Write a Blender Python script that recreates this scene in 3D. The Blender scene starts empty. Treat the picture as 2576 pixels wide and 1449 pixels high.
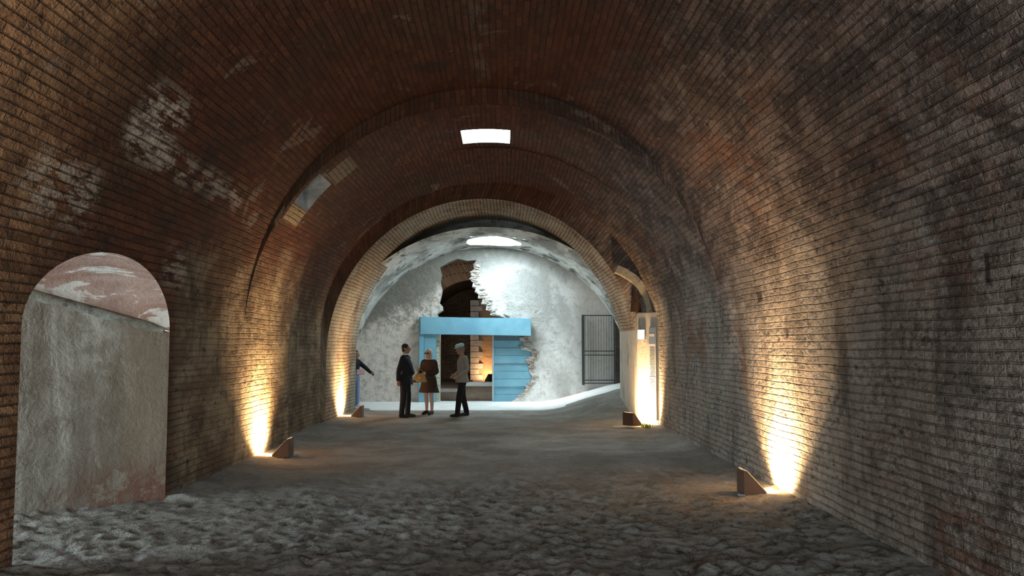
import bpy, bmesh, math, random
import numpy as np
from mathutils import Vector, Matrix, noise
from mathutils.geometry import tessellate_polygon
random.seed(7)
rng = np.random.RandomState(5)
C = bpy.context.scene.collection
PI = math.pi

# ------------------------------------------------------------------ camera frame numbers (2576 x 1449)
F = 2100.0; VX, VY, CAMZ = 1265.0, 868.0, 1.72
def at(px, py, Y):
    return ((px - VX) / F * Y, CAMZ - (py - VY) / F * Y)

# ------------------------------------------------------------------ object helpers
def link(name, me, mat=None, parent=None):
    o = bpy.data.objects.new(name, me); C.objects.link(o)
    if mat is not None: me.materials.append(mat)
    if parent is not None: o.parent = parent
    return o
def from_bm(name, bm, mat=None, parent=None, smooth=False):
    bmesh.ops.recalc_face_normals(bm, faces=bm.faces)
    me = bpy.data.meshes.new(name); bm.to_mesh(me); bm.free()
    if smooth:
        for p in me.polygons: p.use_smooth = True
    return link(name, me, mat, parent)
def tag(o, label, cat, group=None, kind=None):
    o['label'] = label; o['category'] = cat
    if group: o['group'] = group
    if kind: o['kind'] = kind
    return o
def empty(name, loc, rz=0, label=None, cat=None, group=None):
    o = bpy.data.objects.new(name, None); C.objects.link(o)
    o.location = loc; o.rotation_euler = (0, 0, rz); o.empty_display_size = .1
    if label: tag(o, label, cat, group)
    return o
def struct(o): o['kind'] = 'structure'; return o
def box(bm, lo, hi):
    v = [bm.verts.new((x, y, z)) for x in (lo[0], hi[0]) for y in (lo[1], hi[1]) for z in (lo[2], hi[2])]
    for f in ((0,1,3,2),(4,6,7,5),(0,4,5,1),(2,3,7,6),(0,2,6,4),(1,5,7,3)): bm.faces.new([v[i] for i in f])
    return v
def bevel_all(bm, w, seg=1):
    bmesh.ops.bevel(bm, geom=list(bm.edges), offset=w, segments=seg, affect='EDGES', profile=.6)
def bar(bm, a, b, r, seg=8):
    a, b = Vector(a), Vector(b); d = (b - a); L = d.length; d.normalize()
    u = d.orthogonal().normalized(); w = d.cross(u)
    A = [bm.verts.new(a + (u*math.cos(2*PI*i/seg) + w*math.sin(2*PI*i/seg))*r) for i in range(seg)]
    B = [bm.verts.new(v.co + d*L) for v in A]
    for i in range(seg): bm.faces.new((A[i], A[(i+1)%seg], B[(i+1)%seg], B[i]))
    bm.faces.new(A[::-1]); bm.faces.new(B)
def prism(bm, pts, y0, y1):
    """polygon in XZ extruded along Y"""
    A = [bm.verts.new((x, y0, z)) for x, z in pts]; B = [bm.verts.new((x, y1, z)) for x, z in pts]
    n = len(pts)
    for i in range(n): bm.faces.new((A[i], A[(i+1)%n], B[(i+1)%n], B[i]))
    tri = tessellate_polygon([[Vector((x, z, 0)) for x, z in pts]])
    for t in tri:
        bm.faces.new([A[i] for i in t]); bm.faces.new([B[i] for i in t][::-1])

# ------------------------------------------------------------------ materials
class NT:
    def __init__(s, name):
        s.m = bpy.data.materials.new(name); s.m.use_nodes = True; s.t = s.m.node_tree; s.n = s.t.nodes; s.l = s.t.links
        s.b = s.n['Principled BSDF']; s.b.inputs['Roughness'].default_value = .9
        s.b.inputs['Specular IOR Level'].default_value = .25
    def new(s, typ, **k):
        x = s.n.new(typ)
        for a, v in k.items(): setattr(x, a, v)
        return x
    def put(s, sock, v):
        if isinstance(v, bpy.types.NodeSocket): s.l.new(v, sock)
        elif v is not None: sock.default_value = v
    def math(s, op, a, b=None, clamp=False):
        x = s.new('ShaderNodeMath', operation=op, use_clamp=clamp); s.put(x.inputs[0], a); s.put(x.inputs[1], b); return x.outputs[0]
    def mix(s, fac, a, b, blend='MIX'):
        x = s.new('ShaderNodeMix', data_type='RGBA', blend_type=blend)
        s.put(x.inputs[0], fac)
        for sock, v in ((x.inputs[6], a), (x.inputs[7], b)):
            if isinstance(v, tuple): sock.default_value = (*v, 1) if len(v) == 3 else v
            else: s.l.new(v, sock)
        return x.outputs[2]
    def noise(s, vec, scale, detail=4, rough=.55, dist=0):
        x = s.new('ShaderNodeTexNoise'); s.put(x.inputs['Vector'], vec)
        x.inputs['Scale'].default_value = scale; x.inputs['Detail'].default_value = min(detail, 4 if scale < 4 else 5)
        x.inputs['Roughness'].default_value = rough; x.inputs['Distortion'].default_value = dist
        return x.outputs['Fac']
    def step(s, v, lo, hi):
        x = s.new('ShaderNodeMapRange', interpolation_type='SMOOTHSTEP'); s.put(x.inputs[0], v)
        x.inputs[1].default_value = lo; x.inputs[2].default_value = hi; return x.outputs[0]
    def vmap(s, vec, scale=(1,1,1), loc=(0,0,0)):
        x = s.new('ShaderNodeMapping'); s.l.new(vec, x.inputs[0]); x.inputs['Scale'].default_value = scale
        x.inputs['Location'].default_value = loc; return x.outputs[0]
    def bump(s, h, strength, dist):
        x = s.new('ShaderNodeBump'); x.inputs['Strength'].default_value = strength; x.inputs['Distance'].default_value = dist
        s.l.new(h, x.inputs['Height']); s.l.new(x.outputs[0], s.b.inputs['Normal']); return x
    def boxmask(s, u, v, u0, u1, v0, v1, e=.03):
        a = s.step(u, u0-e, u0+e); b = s.step(u, u1+e, u1-e) if False else s.math('SUBTRACT', 1.0, s.step(u, u1-e, u1+e))
        c = s.step(v, v0-e, v0+e); d = s.math('SUBTRACT', 1.0, s.step(v, v1-e, v1+e))
        return s.math('MULTIPLY', s.math('MULTIPLY', a, b), s.math('MULTIPLY', c, d))

def brick_mat(name, c1, c2, mortar, plaster, cover=(.5, .62), dirt=.6, row=.085, bw=.3, bump=.9, patches=(), rough_noise=1.0, relief=.02, streak=None):
    """worn brickwork laid in (u = along the wall, v = up the wall) metres, with patches of old lime plaster and soot stains"""
    t = NT(name)
    uv = t.new('ShaderNodeTexCoord').outputs['UV']
    sep = t.new('ShaderNodeSeparateXYZ'); t.l.new(uv, sep.inputs[0]); u, v = sep.outputs[0], sep.outputs[1]
    # wobble so courses are not ruler straight
    wob = t.new('ShaderNodeTexNoise'); t.l.new(uv, wob.inputs['Vector']); wob.inputs['Scale'].default_value = 1.3; wob.inputs['Detail'].default_value = 1
    ws = t.new('ShaderNodeVectorMath', operation='MULTIPLY_ADD'); t.l.new(wob.outputs['Color'], ws.inputs[0])
    ws.inputs[1].default_value = (.06, .06, 0); t.l.new(uv, ws.inputs[2])
    br = t.new('ShaderNodeTexBrick'); t.l.new(ws.outputs[0], br.inputs['Vector'])
    br.inputs['Color1'].default_value = (*c1, 1); br.inputs['Color2'].default_value = (*c2, 1); br.inputs['Mortar'].default_value = (*mortar, 1)
    br.inputs['Scale'].default_value = 1; br.inputs['Mortar Size'].default_value = .011; br.inputs['Mortar Smooth'].default_value = .6
    br.inputs['Bias'].default_value = -.1; br.inputs['Brick Width'].default_value = bw; br.inputs['Row Height'].default_value = row
    big = t.noise(uv, .55, 6, .6, .4); mid = t.noise(uv, 2.2, 6, .65, .3)
    fine = t.noise(uv, 18, 5, .7); grit = t.noise(uv, 60, 3, .6)
    col = br.outputs['Color']
    col = t.mix(t.step(mid, .35, .7), col, t.mix(.5, col, (c2[0]*1.5, c2[1]*1.5, c2[2]*1.4)))
    cov = t.step(t.math('ADD', t.math('MULTIPLY', big, .6), t.math('MULTIPLY', mid, .4)), cover[0], cover[1])
    pl = t.mix(t.step(fine, .3, .7), tuple(x*.72 for x in plaster), plaster)
    # thin plaster still shows the joints
    pl = t.mix(t.math('MULTIPLY', br.outputs['Fac'], .45), pl, mortar)
    col = t.mix(t.math('MULTIPLY', cov, .85), col, pl)
    if streak:
        st = t.noise(t.vmap(uv, streak[0]), 1.0, 4, .6, .2)
        col = t.mix(t.math('MULTIPLY', t.step(st, streak[1], streak[2]), streak[4]), col, streak[3])
    for (u0, u1, v0, v1, pc, amt, nz) in patches:
        m = t.boxmask(u, v, u0, u1, v0, v1, .02 if nz == 0 else .12)
        if nz: m = t.math('MULTIPLY', m, t.step(t.noise(t.vmap(uv, (1, 2.5, 1)), nz, 5, .65), .42, .56))
        col = t.mix(t.math('MULTIPLY', m, amt), col, pc)
    dk = t.step(t.noise(t.vmap(uv, (1,1,1), (7.3, 2.1, 0)), .9, 7, .7, .6), .5, .78)
    col = t.mix(t.math('MULTIPLY', dk, dirt), col, (.035, .026, .02))
    pit = t.step(t.noise(t.vmap(uv, (1,1,1), (1.3, 9.1, 0)), 7, 4, .6), .66, .74)
    col = t.mix(t.math('MULTIPLY', pit, .75), col, (.03, .022, .018))
    t.l.new(col, t.b.inputs['Base Color'])
    h = t.math('ADD', t.math('MULTIPLY', br.outputs['Fac'], -1.0), t.math('MULTIPLY', fine, .8*rough_noise))
    h = t.math('ADD', h, t.math('MULTIPLY', mid, 2.4*rough_noise)); h = t.math('ADD', h, t.math('MULTIPLY', pit, -1.5))
    h = t.math('ADD', h, t.math('MULTIPLY', grit, .25))
    t.bump(h, bump, relief)
    return t.m

def tunnel_mat(name, patches=(), red=1.0, tan=0.0):
    """one old tunnel lining: dark red brick overhead, greyed brick on the right, tan limewash low down on the left"""
    t = NT(name); tc = t.new('ShaderNodeTexCoord'); uv = tc.outputs['UV']; ob = tc.outputs['Object']
    sep = t.new('ShaderNodeSeparateXYZ'); t.l.new(uv, sep.inputs[0]); u, v = sep.outputs[0], sep.outputs[1]
    so_ = t.new('ShaderNodeSeparateXYZ'); t.l.new(ob, so_.inputs[0]); X_, Y_, Z_ = so_.outputs
    wob = t.new('ShaderNodeTexNoise'); t.l.new(uv, wob.inputs['Vector']); wob.inputs['Scale'].default_value = 1.1; wob.inputs['Detail'].default_value = 1
    ws = t.new('ShaderNodeVectorMath', operation='MULTIPLY_ADD'); t.l.new(wob.outputs['Color'], ws.inputs[0])
    ws.inputs[1].default_value = (.07, .045, 0); t.l.new(uv, ws.inputs[2])
    row, bw = .078, .29
    br = t.new('ShaderNodeTexBrick'); t.l.new(ws.outputs[0], br.inputs['Vector'])
    br.inputs['Color1'].default_value = (0,0,0,1); br.inputs['Color2'].default_value = (1,1,1,1); br.inputs['Mortar'].default_value = (.5,.5,.5,1)
    br.inputs['Scale'].default_value = 1; br.inputs['Mortar Size'].default_value = .010; br.inputs['Mortar Smooth'].default_value = .7
    br.inputs['Brick Width'].default_value = bw; br.inputs['Row Height'].default_value = row
    s2 = t.new('ShaderNodeSeparateXYZ'); t.l.new(ws.outputs[0], s2.inputs[0])
    fr = t.math('FRACT', t.math('DIVIDE', s2.outputs[1], row)); rl = t.math('ABSOLUTE', t.math('SUBTRACT', fr, .5))   # .5 at the bed joint
    bed = t.step(rl, .36, .47)
    big = t.noise(uv, .5, 7, .62, .6); mid = t.noise(t.vmap(uv, (.6,1,1), (3,8,0)), 2.4, 7, .68, .4); fine = t.noise(t.vmap(uv, (.8,1.3,1)), 12, 7, .74, .3); grit = t.noise(uv, 55, 3, .6)
    bedn = t.math('MULTIPLY', bed, t.step(t.noise(t.vmap(uv, (.5,1.5,1), (9,1,0)), 3.0, 6, .7), .36, .56))
    sub = lambda a: t.math('SUBTRACT', a, .5)
    fR = t.step(t.math('ADD', X_, t.math('ADD', t.math('MULTIPLY', sub(big), 3.0), t.math('MULTIPLY', sub(mid), 1.6))), .5, 2.6)
    low = t.math('SUBTRACT', 1.0, t.step(t.math('ADD', Z_, t.math('ADD', t.math('MULTIPLY', sub(big), 2.2), t.math('MULTIPLY', sub(mid), 1.3))), 2.0, 3.3))
    yb = t.step(t.math('ADD', Y_, t.math('MULTIPLY', sub(mid), 1.0)), 9.3, 9.9)
    fC = t.math('MULTIPLY', fR, low)
    fD = t.math('MULTIPLY', t.math('MULTIPLY', t.math('SUBTRACT', 1.0, t.step(X_, -2.6, -1.6)), low), yb)
    nearl = t.math('MULTIPLY', t.math('SUBTRACT', 1.0, t.step(X_, -3.0, -1.6)), t.math('SUBTRACT', 1.0, t.step(t.math('ADD', Y_, t.math('MULTIPLY', sub(mid), 2.0)), 5.9, 7.2)))
    bc = br.outputs['Color']
    A = t.mix(bc, (.165,.058,.027), (.090,.030,.015)); A = t.mix(t.step(big, .42, .62), A, t.mix(bc, (.125,.058,.030), (.075,.034,.018)))
    A = t.mix(nearl, A, t.mix(bc, (.42,.235,.125), (.22,.115,.06)))
    B = t.mix(bc, (.30,.215,.175), (.16,.112,.09)); B = t.mix(t.step(mid, .42, .58), B, (.095,.068,.058)); B = t.mix(t.math('MULTIPLY', t.step(big, .55, .68), .6), B, (.24,.10,.055))
    B = t.mix(t.math('MULTIPLY', t.step(fine, .54, .66), .5), B, (.42,.38,.33))
    Cc = t.mix(bc, (.43,.37,.315), (.29,.24,.195)); Cc = t.mix(t.step(mid, .42, .60), Cc, t.mix(t.step(fine, .35, .65), (.20,.16,.13), (.43,.385,.34))); Cc = t.mix(t.math('MULTIPLY', t.step(big, .60, .70), .7), Cc, (.26,.125,.075))
    vst = t.step(t.noise(t.vmap(uv, (1.5,.3,1), (14,4,0)), 1.1, 7, .68), .48, .64)
    Cc = t.mix(t.math('MULTIPLY', vst, .62), Cc, (.125,.105,.088)); Cc = t.mix(t.math('MULTIPLY', t.math('SUBTRACT', 1.0, t.step(fine, .36, .48)), .45), Cc, (.11,.085,.07))
    D = t.mix(t.step(mid, .38, .62), (.37,.285,.185), (.17,.12,.075)); D = t.mix(t.math('MULTIPLY', t.step(t.noise(t.vmap(uv, (2.2,.35,1), (4,4,0)), 1.5, 6, .7), .48, .62), .55), D, (.115,.08,.05)); D = t.mix(t.math('MULTIPLY', t.step(big, .55, .66), .6), D, (.15,.09,.055))
    col = t.mix(fR, A, B); col = t.mix(fC, col, Cc); col = t.mix(fD, col, D)
    pl = t.step(t.noise(t.vmap(uv, (1,1,1), (31,17,0)), 1.2, 7, .7, .7), .60, .68)
    col = t.mix(t.math('MULTIPLY', pl, .35), col, (.40,.34,.27))
    for (u0, u1, v0, v1, pc, amt, nz) in patches:
        m = t.boxmask(u, v, u0, u1, v0, v1, .02 if nz == 0 else .14)
        if nz: m = t.math('MULTIPLY', m, t.step(t.noise(t.vmap(uv, (1, 3.2, 1)), nz, 6, .7), .44, .56))
        col = t.mix(t.math('MULTIPLY', m, amt), col, pc)
    head = t.math('MULTIPLY', br.outputs['Fac'], t.math('SUBTRACT', 1.0, t.math('MULTIPLY', fC, .4)))
    jn = t.math('MAXIMUM', t.math('MULTIPLY', head, .30), t.math('MULTIPLY', bedn, .75)); jn = t.math('MULTIPLY', jn, t.math('SUBTRACT', 1.0, t.math('MULTIPLY', fR, .55)))
    jn = t.math('MULTIPLY', jn, t.math('SUBTRACT', 1.0, t.math('MAXIMUM', t.math('MULTIPLY', fC, .40), t.math('MULTIPLY', fD, .85))))
    col = t.mix(jn, col, (.035,.024,.017))
    dk = t.step(t.noise(t.vmap(uv, (1.2,.8,1), (7.3, 2.1, 0)), .8, 8, .72, .7), .50, .72)
    col = t.mix(t.math('MULTIPLY', dk, .62), col, (.05,.036,.028))
    pit = t.step(t.noise(t.vmap(uv, (.8,1.4,1), (1.3, 9.1, 0)), 6, 6, .7), .57, .66)
    col = t.mix(t.math('MULTIPLY', pit, .72), col, (.03,.022,.018))
    spk = t.math('MULTIPLY', t.step(t.noise(t.vmap(uv, (1,1.6,1), (5.3, 2.1, 0)), 9, 5, .7), .60, .68), t.math('SUBTRACT', 1.0, t.math('MULTIPLY', t.math('SUBTRACT', 1.0, fR), .75)))
    col = t.mix(t.math('MULTIPLY', spk, .5), col, (.46,.42,.37))
    t.l.new(col, t.b.inputs['Base Color'])
    lump = t.noise(t.vmap(uv, (.8,1.3,1)), 5, 5, .72)
    h = t.math('ADD', t.math('MULTIPLY', t.math('MAXIMUM', bed, t.math('MULTIPLY', br.outputs['Fac'], .5)), -1.1), t.math('MULTIPLY', lump, 5.0))
    t.bump(h, .9, .02)
    return t.m

def plaster_mat(name, a, b, c=None, scale=1.0, bump=.6, stretch=(1,1,1), c_rng=(.52,.66), stain=(.08,.07,.06), stain_amt=.5, dist=.02):
    t = NT(name); co = t.new('ShaderNodeTexCoord').outputs['Object']
    v = t.vmap(co, stretch)
    n1 = t.noise(v, 1.1*scale, 6, .6, .5); n2 = t.noise(co, 6*scale, 6, .7, .2); n3 = t.noise(co, 30*scale, 4, .7)
    col = t.mix(t.step(n1, .35, .65), a, b)
    if c: col = t.mix(t.step(t.noise(t.vmap(co, stretch, (3,5,1)), 1.7*scale, 6, .7, .4), *c_rng), col, c)
    col = t.mix(t.math('MULTIPLY', t.step(n2, .5, .75), stain_amt), col, stain)
    t.l.new(col, t.b.inputs['Base Color'])
    h = t.math('ADD', t.math('MULTIPLY', n2, 1.5), t.math('MULTIPLY', n3, .5)); t.bump(h, bump, dist)
    return t.m
def plain(name, col, rough=.8, var=.25, scale=12, metal=0, bump=.15, spec=.3):
    t = NT(name); co = t.new('ShaderNodeTexCoord').outputs['Object']
    n = t.noise(co, scale, 4, .6)
    t.l.new(t.mix(n, tuple(x*(1-var) for x in col), tuple(min(1, x*(1+var)) for x in col)), t.b.inputs['Base Color'])
    t.b.inputs['Roughness'].default_value = rough; t.b.inputs['Metallic'].default_value = metal; t.b.inputs['Specular IOR Level'].default_value = spec
    t.bump(n, bump, .005); return t.m
def glow(name, col, s):
    t = NT(name); t.b.inputs['Base Color'].default_value = (*col, 1)
    t.b.inputs['Emission Color'].default_value = (*col, 1); t.b.inputs['Emission Strength'].default_value = s; return t.m

PALE = (.62, .57, .5)
# ------------------------------------------------------------------ profiles: left wall up, over the vault, down the right wall
def profile(xl, xr, zs, rise, n=56, nw=8, z0=-.35, p=2.0):
    cx, a = (xl+xr)/2, (xr-xl)/2
    P = [(xl, z0 + (zs-z0)*i/nw) for i in range(nw)]
    for i in range(n+1):
        th = PI - PI*i/n; c, s = math.cos(th), math.sin(th)
        P.append((cx + a*math.copysign(abs(c)**(2/p), c), zs + rise*abs(s)**(2/p)))
    P += [(xr, zs - (zs-z0)*(i+1)/nw) for i in range(nw)]
    S = [0]
    for i in range(1, len(P)): S.append(S[-1] + math.dist(P[i], P[i-1]))
    return P, S
def interp(P, S, s):
    for i in range(1, len(S)):
        if s <= S[i] + 1e-9:
            f = (s - S[i-1]) / (S[i]-S[i-1]); return (P[i-1][0]*(1-f)+P[i][0]*f, P[i-1][1]*(1-f)+P[i][1]*f)
    return P[-1]
class Surf:
    """mesh builder with (u, v) per vertex"""
    def __init__(s): s.bm = bmesh.new(); s.uv = s.bm.loops.layers.uv.new('UVMap'); s.c = {}
    def v(s, co, uv):
        k = (round(co[0], 4), round(co[1], 4), round(co[2], 4))
        if k not in s.c: s.c[k] = s.bm.verts.new(co)
        return (s.c[k], uv)
    def f(s, *vs):
        seen, out = set(), []
        for x in vs:
            if x[0] not in seen: seen.add(x[0]); out.append(x)
        if len(out) < 3: return
        try: fa = s.bm.faces.new([x[0] for x in out])
        except ValueError: return
        fa.smooth = True
        for lp, x in zip(fa.loops, out): lp[s.uv].uv = x[1]
    def done(s, name, mat, parent=None):
        me = bpy.data.meshes.new(name); s.bm.to_mesh(me); s.bm.free(); return link(name, me, mat, parent)
def rough_xy(x, y, z, amp=.03):
    """old masonry is never flat: push the surface in and out a little"""
    n = noise.fractal(Vector((x*.9, y*.9, z*.9)), 1.0, 2.0, 3)
    return n*amp
def shell(sf, PS, y0, y1, s0, s1, holes=(), step=.35, y1f=None, amp=.03, skip=None):
    tot = PS[1][-1]
    """skin of the vault between arc lengths s0..s1 and y0..y1; holes are (ya,yb,sa,sb) rectangles left open"""
    P, S = PS
    ys = set(np.linspace(y0, y1, max(2, int((y1-y0)/step)+1)).round(4)); ss = set([s0, s1] + [x for x in S if s0 < x < s1])
    for h in holes: ys |= {h[0], h[1]}; ss |= {h[2], h[3]}
    ys, ss = sorted(ys), sorted(ss)
    cx = (P[0][0]+P[-1][0])/2
    def pt(y, s):
        x, z = interp(P, S, s); yy = y
        if y1f: yy = y0 + (y-y0)/(y1-y0)*(y1f(x)-y0)
        edge = min(1, max(0, min(abs(y-y0), abs(y1-y))/.5))
        for q in (s0, s1):
            if .01 < q < tot-.01: edge *= min(1, abs(s-q)/.5)
        for h in holes:
            dd = max(0, h[0]-y, y-h[1]) + max(0, h[2]-s, s-h[3]); edge *= min(1, dd/.4)
        d = rough_xy(x, yy, z, amp)*edge
        n = Vector((x-cx, 0, max(0, z-1.6))).normalized()
        return sf.v((x+n.x*d, yy, z+n.z*d), (yy, s))
    for i in range(len(ys)-1):
        for j in range(len(ss)-1):
            ym, sm = (ys[i]+ys[i+1])/2, (ss[j]+ss[j+1])/2
            if any(h[0] < ym < h[1] and h[2] < sm < h[3] for h in holes): continue
            sf.f(pt(ys[i], ss[j]), pt(ys[i+1], ss[j]), pt(ys[i+1], ss[j+1]), pt(ys[i], ss[j+1]))
    return pt
def bridge(sf, PSa, PSb, ya, yb, n=60, k=3):
    """ring face between two profiles"""
    (Pa, Sa), (Pb, Sb) = PSa, PSb
    n = len(Pa)-1
    for i in range(n):
        row = []
        for q in (i, i+1):
            a, b = Pa[q], Pb[q]; col = []
            yA = ya(a[0]) if callable(ya) else ya; yB = yb(b[0]) if callable(yb) else yb
            for j in range(k+1):
                f = j/k; col.append(sf.v((a[0]*(1-f)+b[0]*f, yA*(1-f)+yB*f, a[1]*(1-f)+b[1]*f), (yA + f*.3, Sa[q])))
            row.append(col)
        for j in range(k): sf.f(row[0][j], row[1][j], row[1][j+1], row[0][j+1])

XL, XR = -3.75, 3.22
Z1 = profile(XL, XR, 1.9, 3.62)
Z2 = profile(XL, 3.24, 1.85, 3.42)
YS = 14.75   # the left wall steps back here
Z2b = profile(-3.92, 3.28, 1.85, 3.40)
Z3 = profile(-3.85, 2.95, 1.45, 3.50)
Z4 = profile(-4.5, 3.75, .75, 3.9)
def s_of(PS, z, side):   # arc length at which the wall reaches height z
    P, S = PS
    idx = range(len(P)//2) if side < 0 else range(len(P)-1, len(P)//2, -1)
    for i in idx:
        if P[i][1] >= z - 1e-6: return S[i]
def mid_s(PS): return PS[1][-1]/2

L = mid_s(Z1)
def s_at_angle(PS, deg, side=-1):
    P, S = PS; cx = (P[0][0]+P[-1][0])/2
    best = min(range(len(P)), key=lambda i: abs(math.degrees(math.atan2(P[i][1]-1.72, abs(P[i][0]-0.0))) - deg) + (0 if (P[i][0]-cx)*side > 0 else 999))
    return S[best]
hs0, hs1 = s_at_angle(Z2, 33), s_at_angle(Z2, 43)
T_ = Z1[1][-1]
EFF = (.62,.54,.45)
m_vault = tunnel_mat('tunnel_lining_near', [(3.5, 9.9, L-.10, L+.06, (.24,.21,.17), .55, 1.6), (10.3, 11.9, L-.10, L+.04, (.26,.22,.18), .6, 1.2),
    (7.35, 8.2, 3.95, 4.55, EFF, .85, 2.6), (7.5, 10.7, 3.86, 4.10, EFF, .8, 2.4), (6.2, 7.3, 3.1, 3.6, EFF, .6, 3.0), (9.1, 9.75, 2.75, 3.15, EFF, .6, 2.2)] + [(u_-w_, u_+w_, T_-(z_+.35)-h_, T_-(z_+.35)+h_, (.03,.02,.016), .85, 0) for u_, z_, w_, h_ in ((5.45, 2.23, .035, .11), (10.3, 2.32, .09, .06), (9.45, 1.84, .05, .05))] + [(5.4, 6.3, T_-1.0, T_-.2, (.22,.085,.05), .6, 2.5), (5.6, 6.6, T_-3.0, T_-2.3, (.20,.08,.05), .5, 2.5)])  # small near-black boxes paint the shade inside putlog holes
m_mid = tunnel_mat('tunnel_lining_middle', [(12.3, 13.15, hs0-.30, hs0-.02, (.42,.33,.2), .8, 0), (12.6, 13.35, hs1+.04, hs1+.50, (.25,.21,.15), .8, 0)])
m_left = m_mid
m_ring = brick_mat('arch_ring_brick', (.26,.15,.09), (.17,.10,.06), (.05,.035,.025), (.42,.36,.28), cover=(.5,.66), dirt=.6, row=.085, bump=.9)
m_far = plaster_mat('far_vault_plaster', (.24,.24,.22), (.66,.66,.62), (.10,.10,.09), 1.0, .8, (1.2,.6,1.2), stain_amt=.6)
m_dim = brick_mat('dim_room_brick', (.33,.19,.11), (.22,.12,.07), (.06,.035,.02), (.4,.3,.2), cover=(.55,.7), dirt=.5)

# ---- ceiling: near vault, middle vault
SK = dict(y0=13.55, y1=14.45)            # square skylight
def sx(PS, x):                           # arc length near the crown above x
    P, S = PS; n = len(P)
    for i in range(n//4, n*3//4):
        if P[i][0] <= x <= P[i+1][0]: return S[i] + (S[i+1]-S[i])*(x-P[i][0])/(P[i+1][0]-P[i][0])
sp1L, sp1R = s_of(Z1, 3.05, -1), s_of(Z1, 3.05, 1)
sf = Surf(); shell(sf, Z1, -3, 12.15, sp1L, sp1R, amp=.05)
bridge_n = 1
struct(sf.done('ceiling', m_vault))
# hole for the skylight and for the haunch window in the middle vault
NI = dict(y0=12.2, y1=13.05)
P2, S2 = Z2
sp2L, sp2R = s_of(Z2, 1.85, -1), s_of(Z2, 1.85, 1)
NH = (12.3, 13.15, hs0, hs1)
h1 = (SK['y0'], SK['y1'], sx(Z2, -.70), sx(Z2, .12))
sf = Surf(); p2 = shell(sf, Z2, 12.15, YS, sp2L, sp2R, holes=[h1, NH], amp=.03)
struct(sf.done('ceiling_middle', m_mid))
def reveal(name, pt, h, off, mat):
    """sides of a shaft leaving the vault through rectangle h"""
    sf = Surf(); ya, yb, sa, sb = h; N = 8
    ring = [pt(ya, sa+(sb-sa)*i/N) for i in range(N)] + [pt(ya+(yb-ya)*i/N, sb) for i in range(N)] + \
           [pt(yb, sb-(sb-sa)*i/N) for i in range(N)] + [pt(yb-(yb-ya)*i/N, sa) for i in range(N)]
    return ring
def ring_of(PS, h, N=8):
    P, S = PS; ya, yb, sa, sb = h
    q = [(ya, sa+(sb-sa)*i/N) for i in range(N)] + [(ya+(yb-ya)*i/N, sb) for i in range(N)] + \
        [(yb, sb-(sb-sa)*i/N) for i in range(N)] + [(yb-(yb-ya)*i/N, sa) for i in range(N)]
    out = []
    for y, s in q:
        x, z = interp(P, S, s); out.append(Vector((x, y, z)))
    return out
def shaft(name, ring, off, mat, flare=1.0, cap=False):
    sf = Surf(); c = sum(ring, Vector())/len(ring); n = len(ring)
    for i in range(n):
        a, b = ring[i], ring[(i+1)%n]; A = c+(a-c)*flare+Vector(off); B = c+(b-c)*flare+Vector(off)
        sf.f(sf.v(a, (i*.1,0)), sf.v(b, (i*.1+.1,0)), sf.v(B, (i*.1+.1,.5)), sf.v(A, (i*.1,.5)))
    return sf.done(name, mat)
m_reveal = plaster_mat('skylight_reveal', (.5,.48,.44), (.3,.28,.25), None, 2)
m_niche = plaster_mat('grey_reveal', (.36,.37,.36), (.2,.2,.2), None, 2)
struct(shaft('trim_1', ring_of(Z2, h1), (0, 0, .07), m_reveal))
struct(shaft('trim_2', ring_of(Z2, NH), (-.35, .0, 1.3), m_niche, .3))
sf = Surf(); shell(sf, Z2b, YS, 18.1, s_of(Z2b, 1.85, -1), s_of(Z2b, 1.85, 1), amp=.03)
struct(sf.done('ceiling_inner', m_mid))
# ---- ring faces where vault heights change
sf = Surf(); bridge(sf, Z1, Z2, 12.15, 12.15); struct(sf.done('trim_3', m_mid))
sf = Surf(); bridge(sf, Z2, Z2b, YS, YS); struct(sf.done('trim_4', m_mid))
sf = Surf(); bridge(sf, Z2b, Z3, 18.1, 18.3); struct(sf.done('trim_5', m_mid))
yend = lambda x: 22.0 - 1.2*(x+3.85)/6.8
sf = Surf(); shell(sf, Z3, 18.3, 21.5, 0, Z3[1][-1], y1f=yend, amp=.0); struct(sf.done('wall_arch', brick_mat('inner_ring', (.32,.23,.15), (.20,.14,.09), (.05,.035,.025), (.46,.42,.34), cover=(.42,.6), dirt=.75, row=.078, bump=.9)))
sf = Surf(); bridge(sf, Z3, Z4, yend, 20.9, k=4); struct(sf.done('trim_6', m_far))
# ---- far vault with an oval opening
cxO, cyO, aO, bO = -.27, 23.45, .78, 1.02
qa, qb = sx(Z4, cxO-.95), sx(Z4, cxO+.95); hO = (22.3, 24.6, qa, qb)
sf = Surf(); shell(sf, Z4, 20.6, 25.0, 0, Z4[1][-1], holes=[hO], amp=.0, y1f=None)
N = 12; q = []
for i in range(N): q.append((hO[0], qa+(qb-qa)*i/N))
for i in range(N): q.append((hO[0]+(hO[1]-hO[0])*i/N, qb))
for i in range(N): q.append((hO[1], qb-(qb-qa)*i/N))
for i in range(N): q.append((hO[1]-(hO[1]-hO[0])*i/N, qa))
ringO = []
def z4pt(y, s): x, z = interp(*Z4, s); return sf.v((x, y, z), (y, s))
sm = (qa+qb)/2
for y, s in q:
    an = math.atan2((s-sm)/aO, (y-cyO)/bO); rr = 1 + .035*math.sin(5*an)+.02*math.sin(11*an)
    yy, s2 = cyO + bO*rr*math.cos(an), sm + aO*rr*math.sin(an)
    ringO.append((yy, s2))
for i in range(len(q)):
    j = (i+1) % len(q); sf.f(z4pt(*q[i]), z4pt(*q[j]), z4pt(*ringO[j]), z4pt(*ringO[i]))
struct(sf.done('ceiling_far', m_far))
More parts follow.
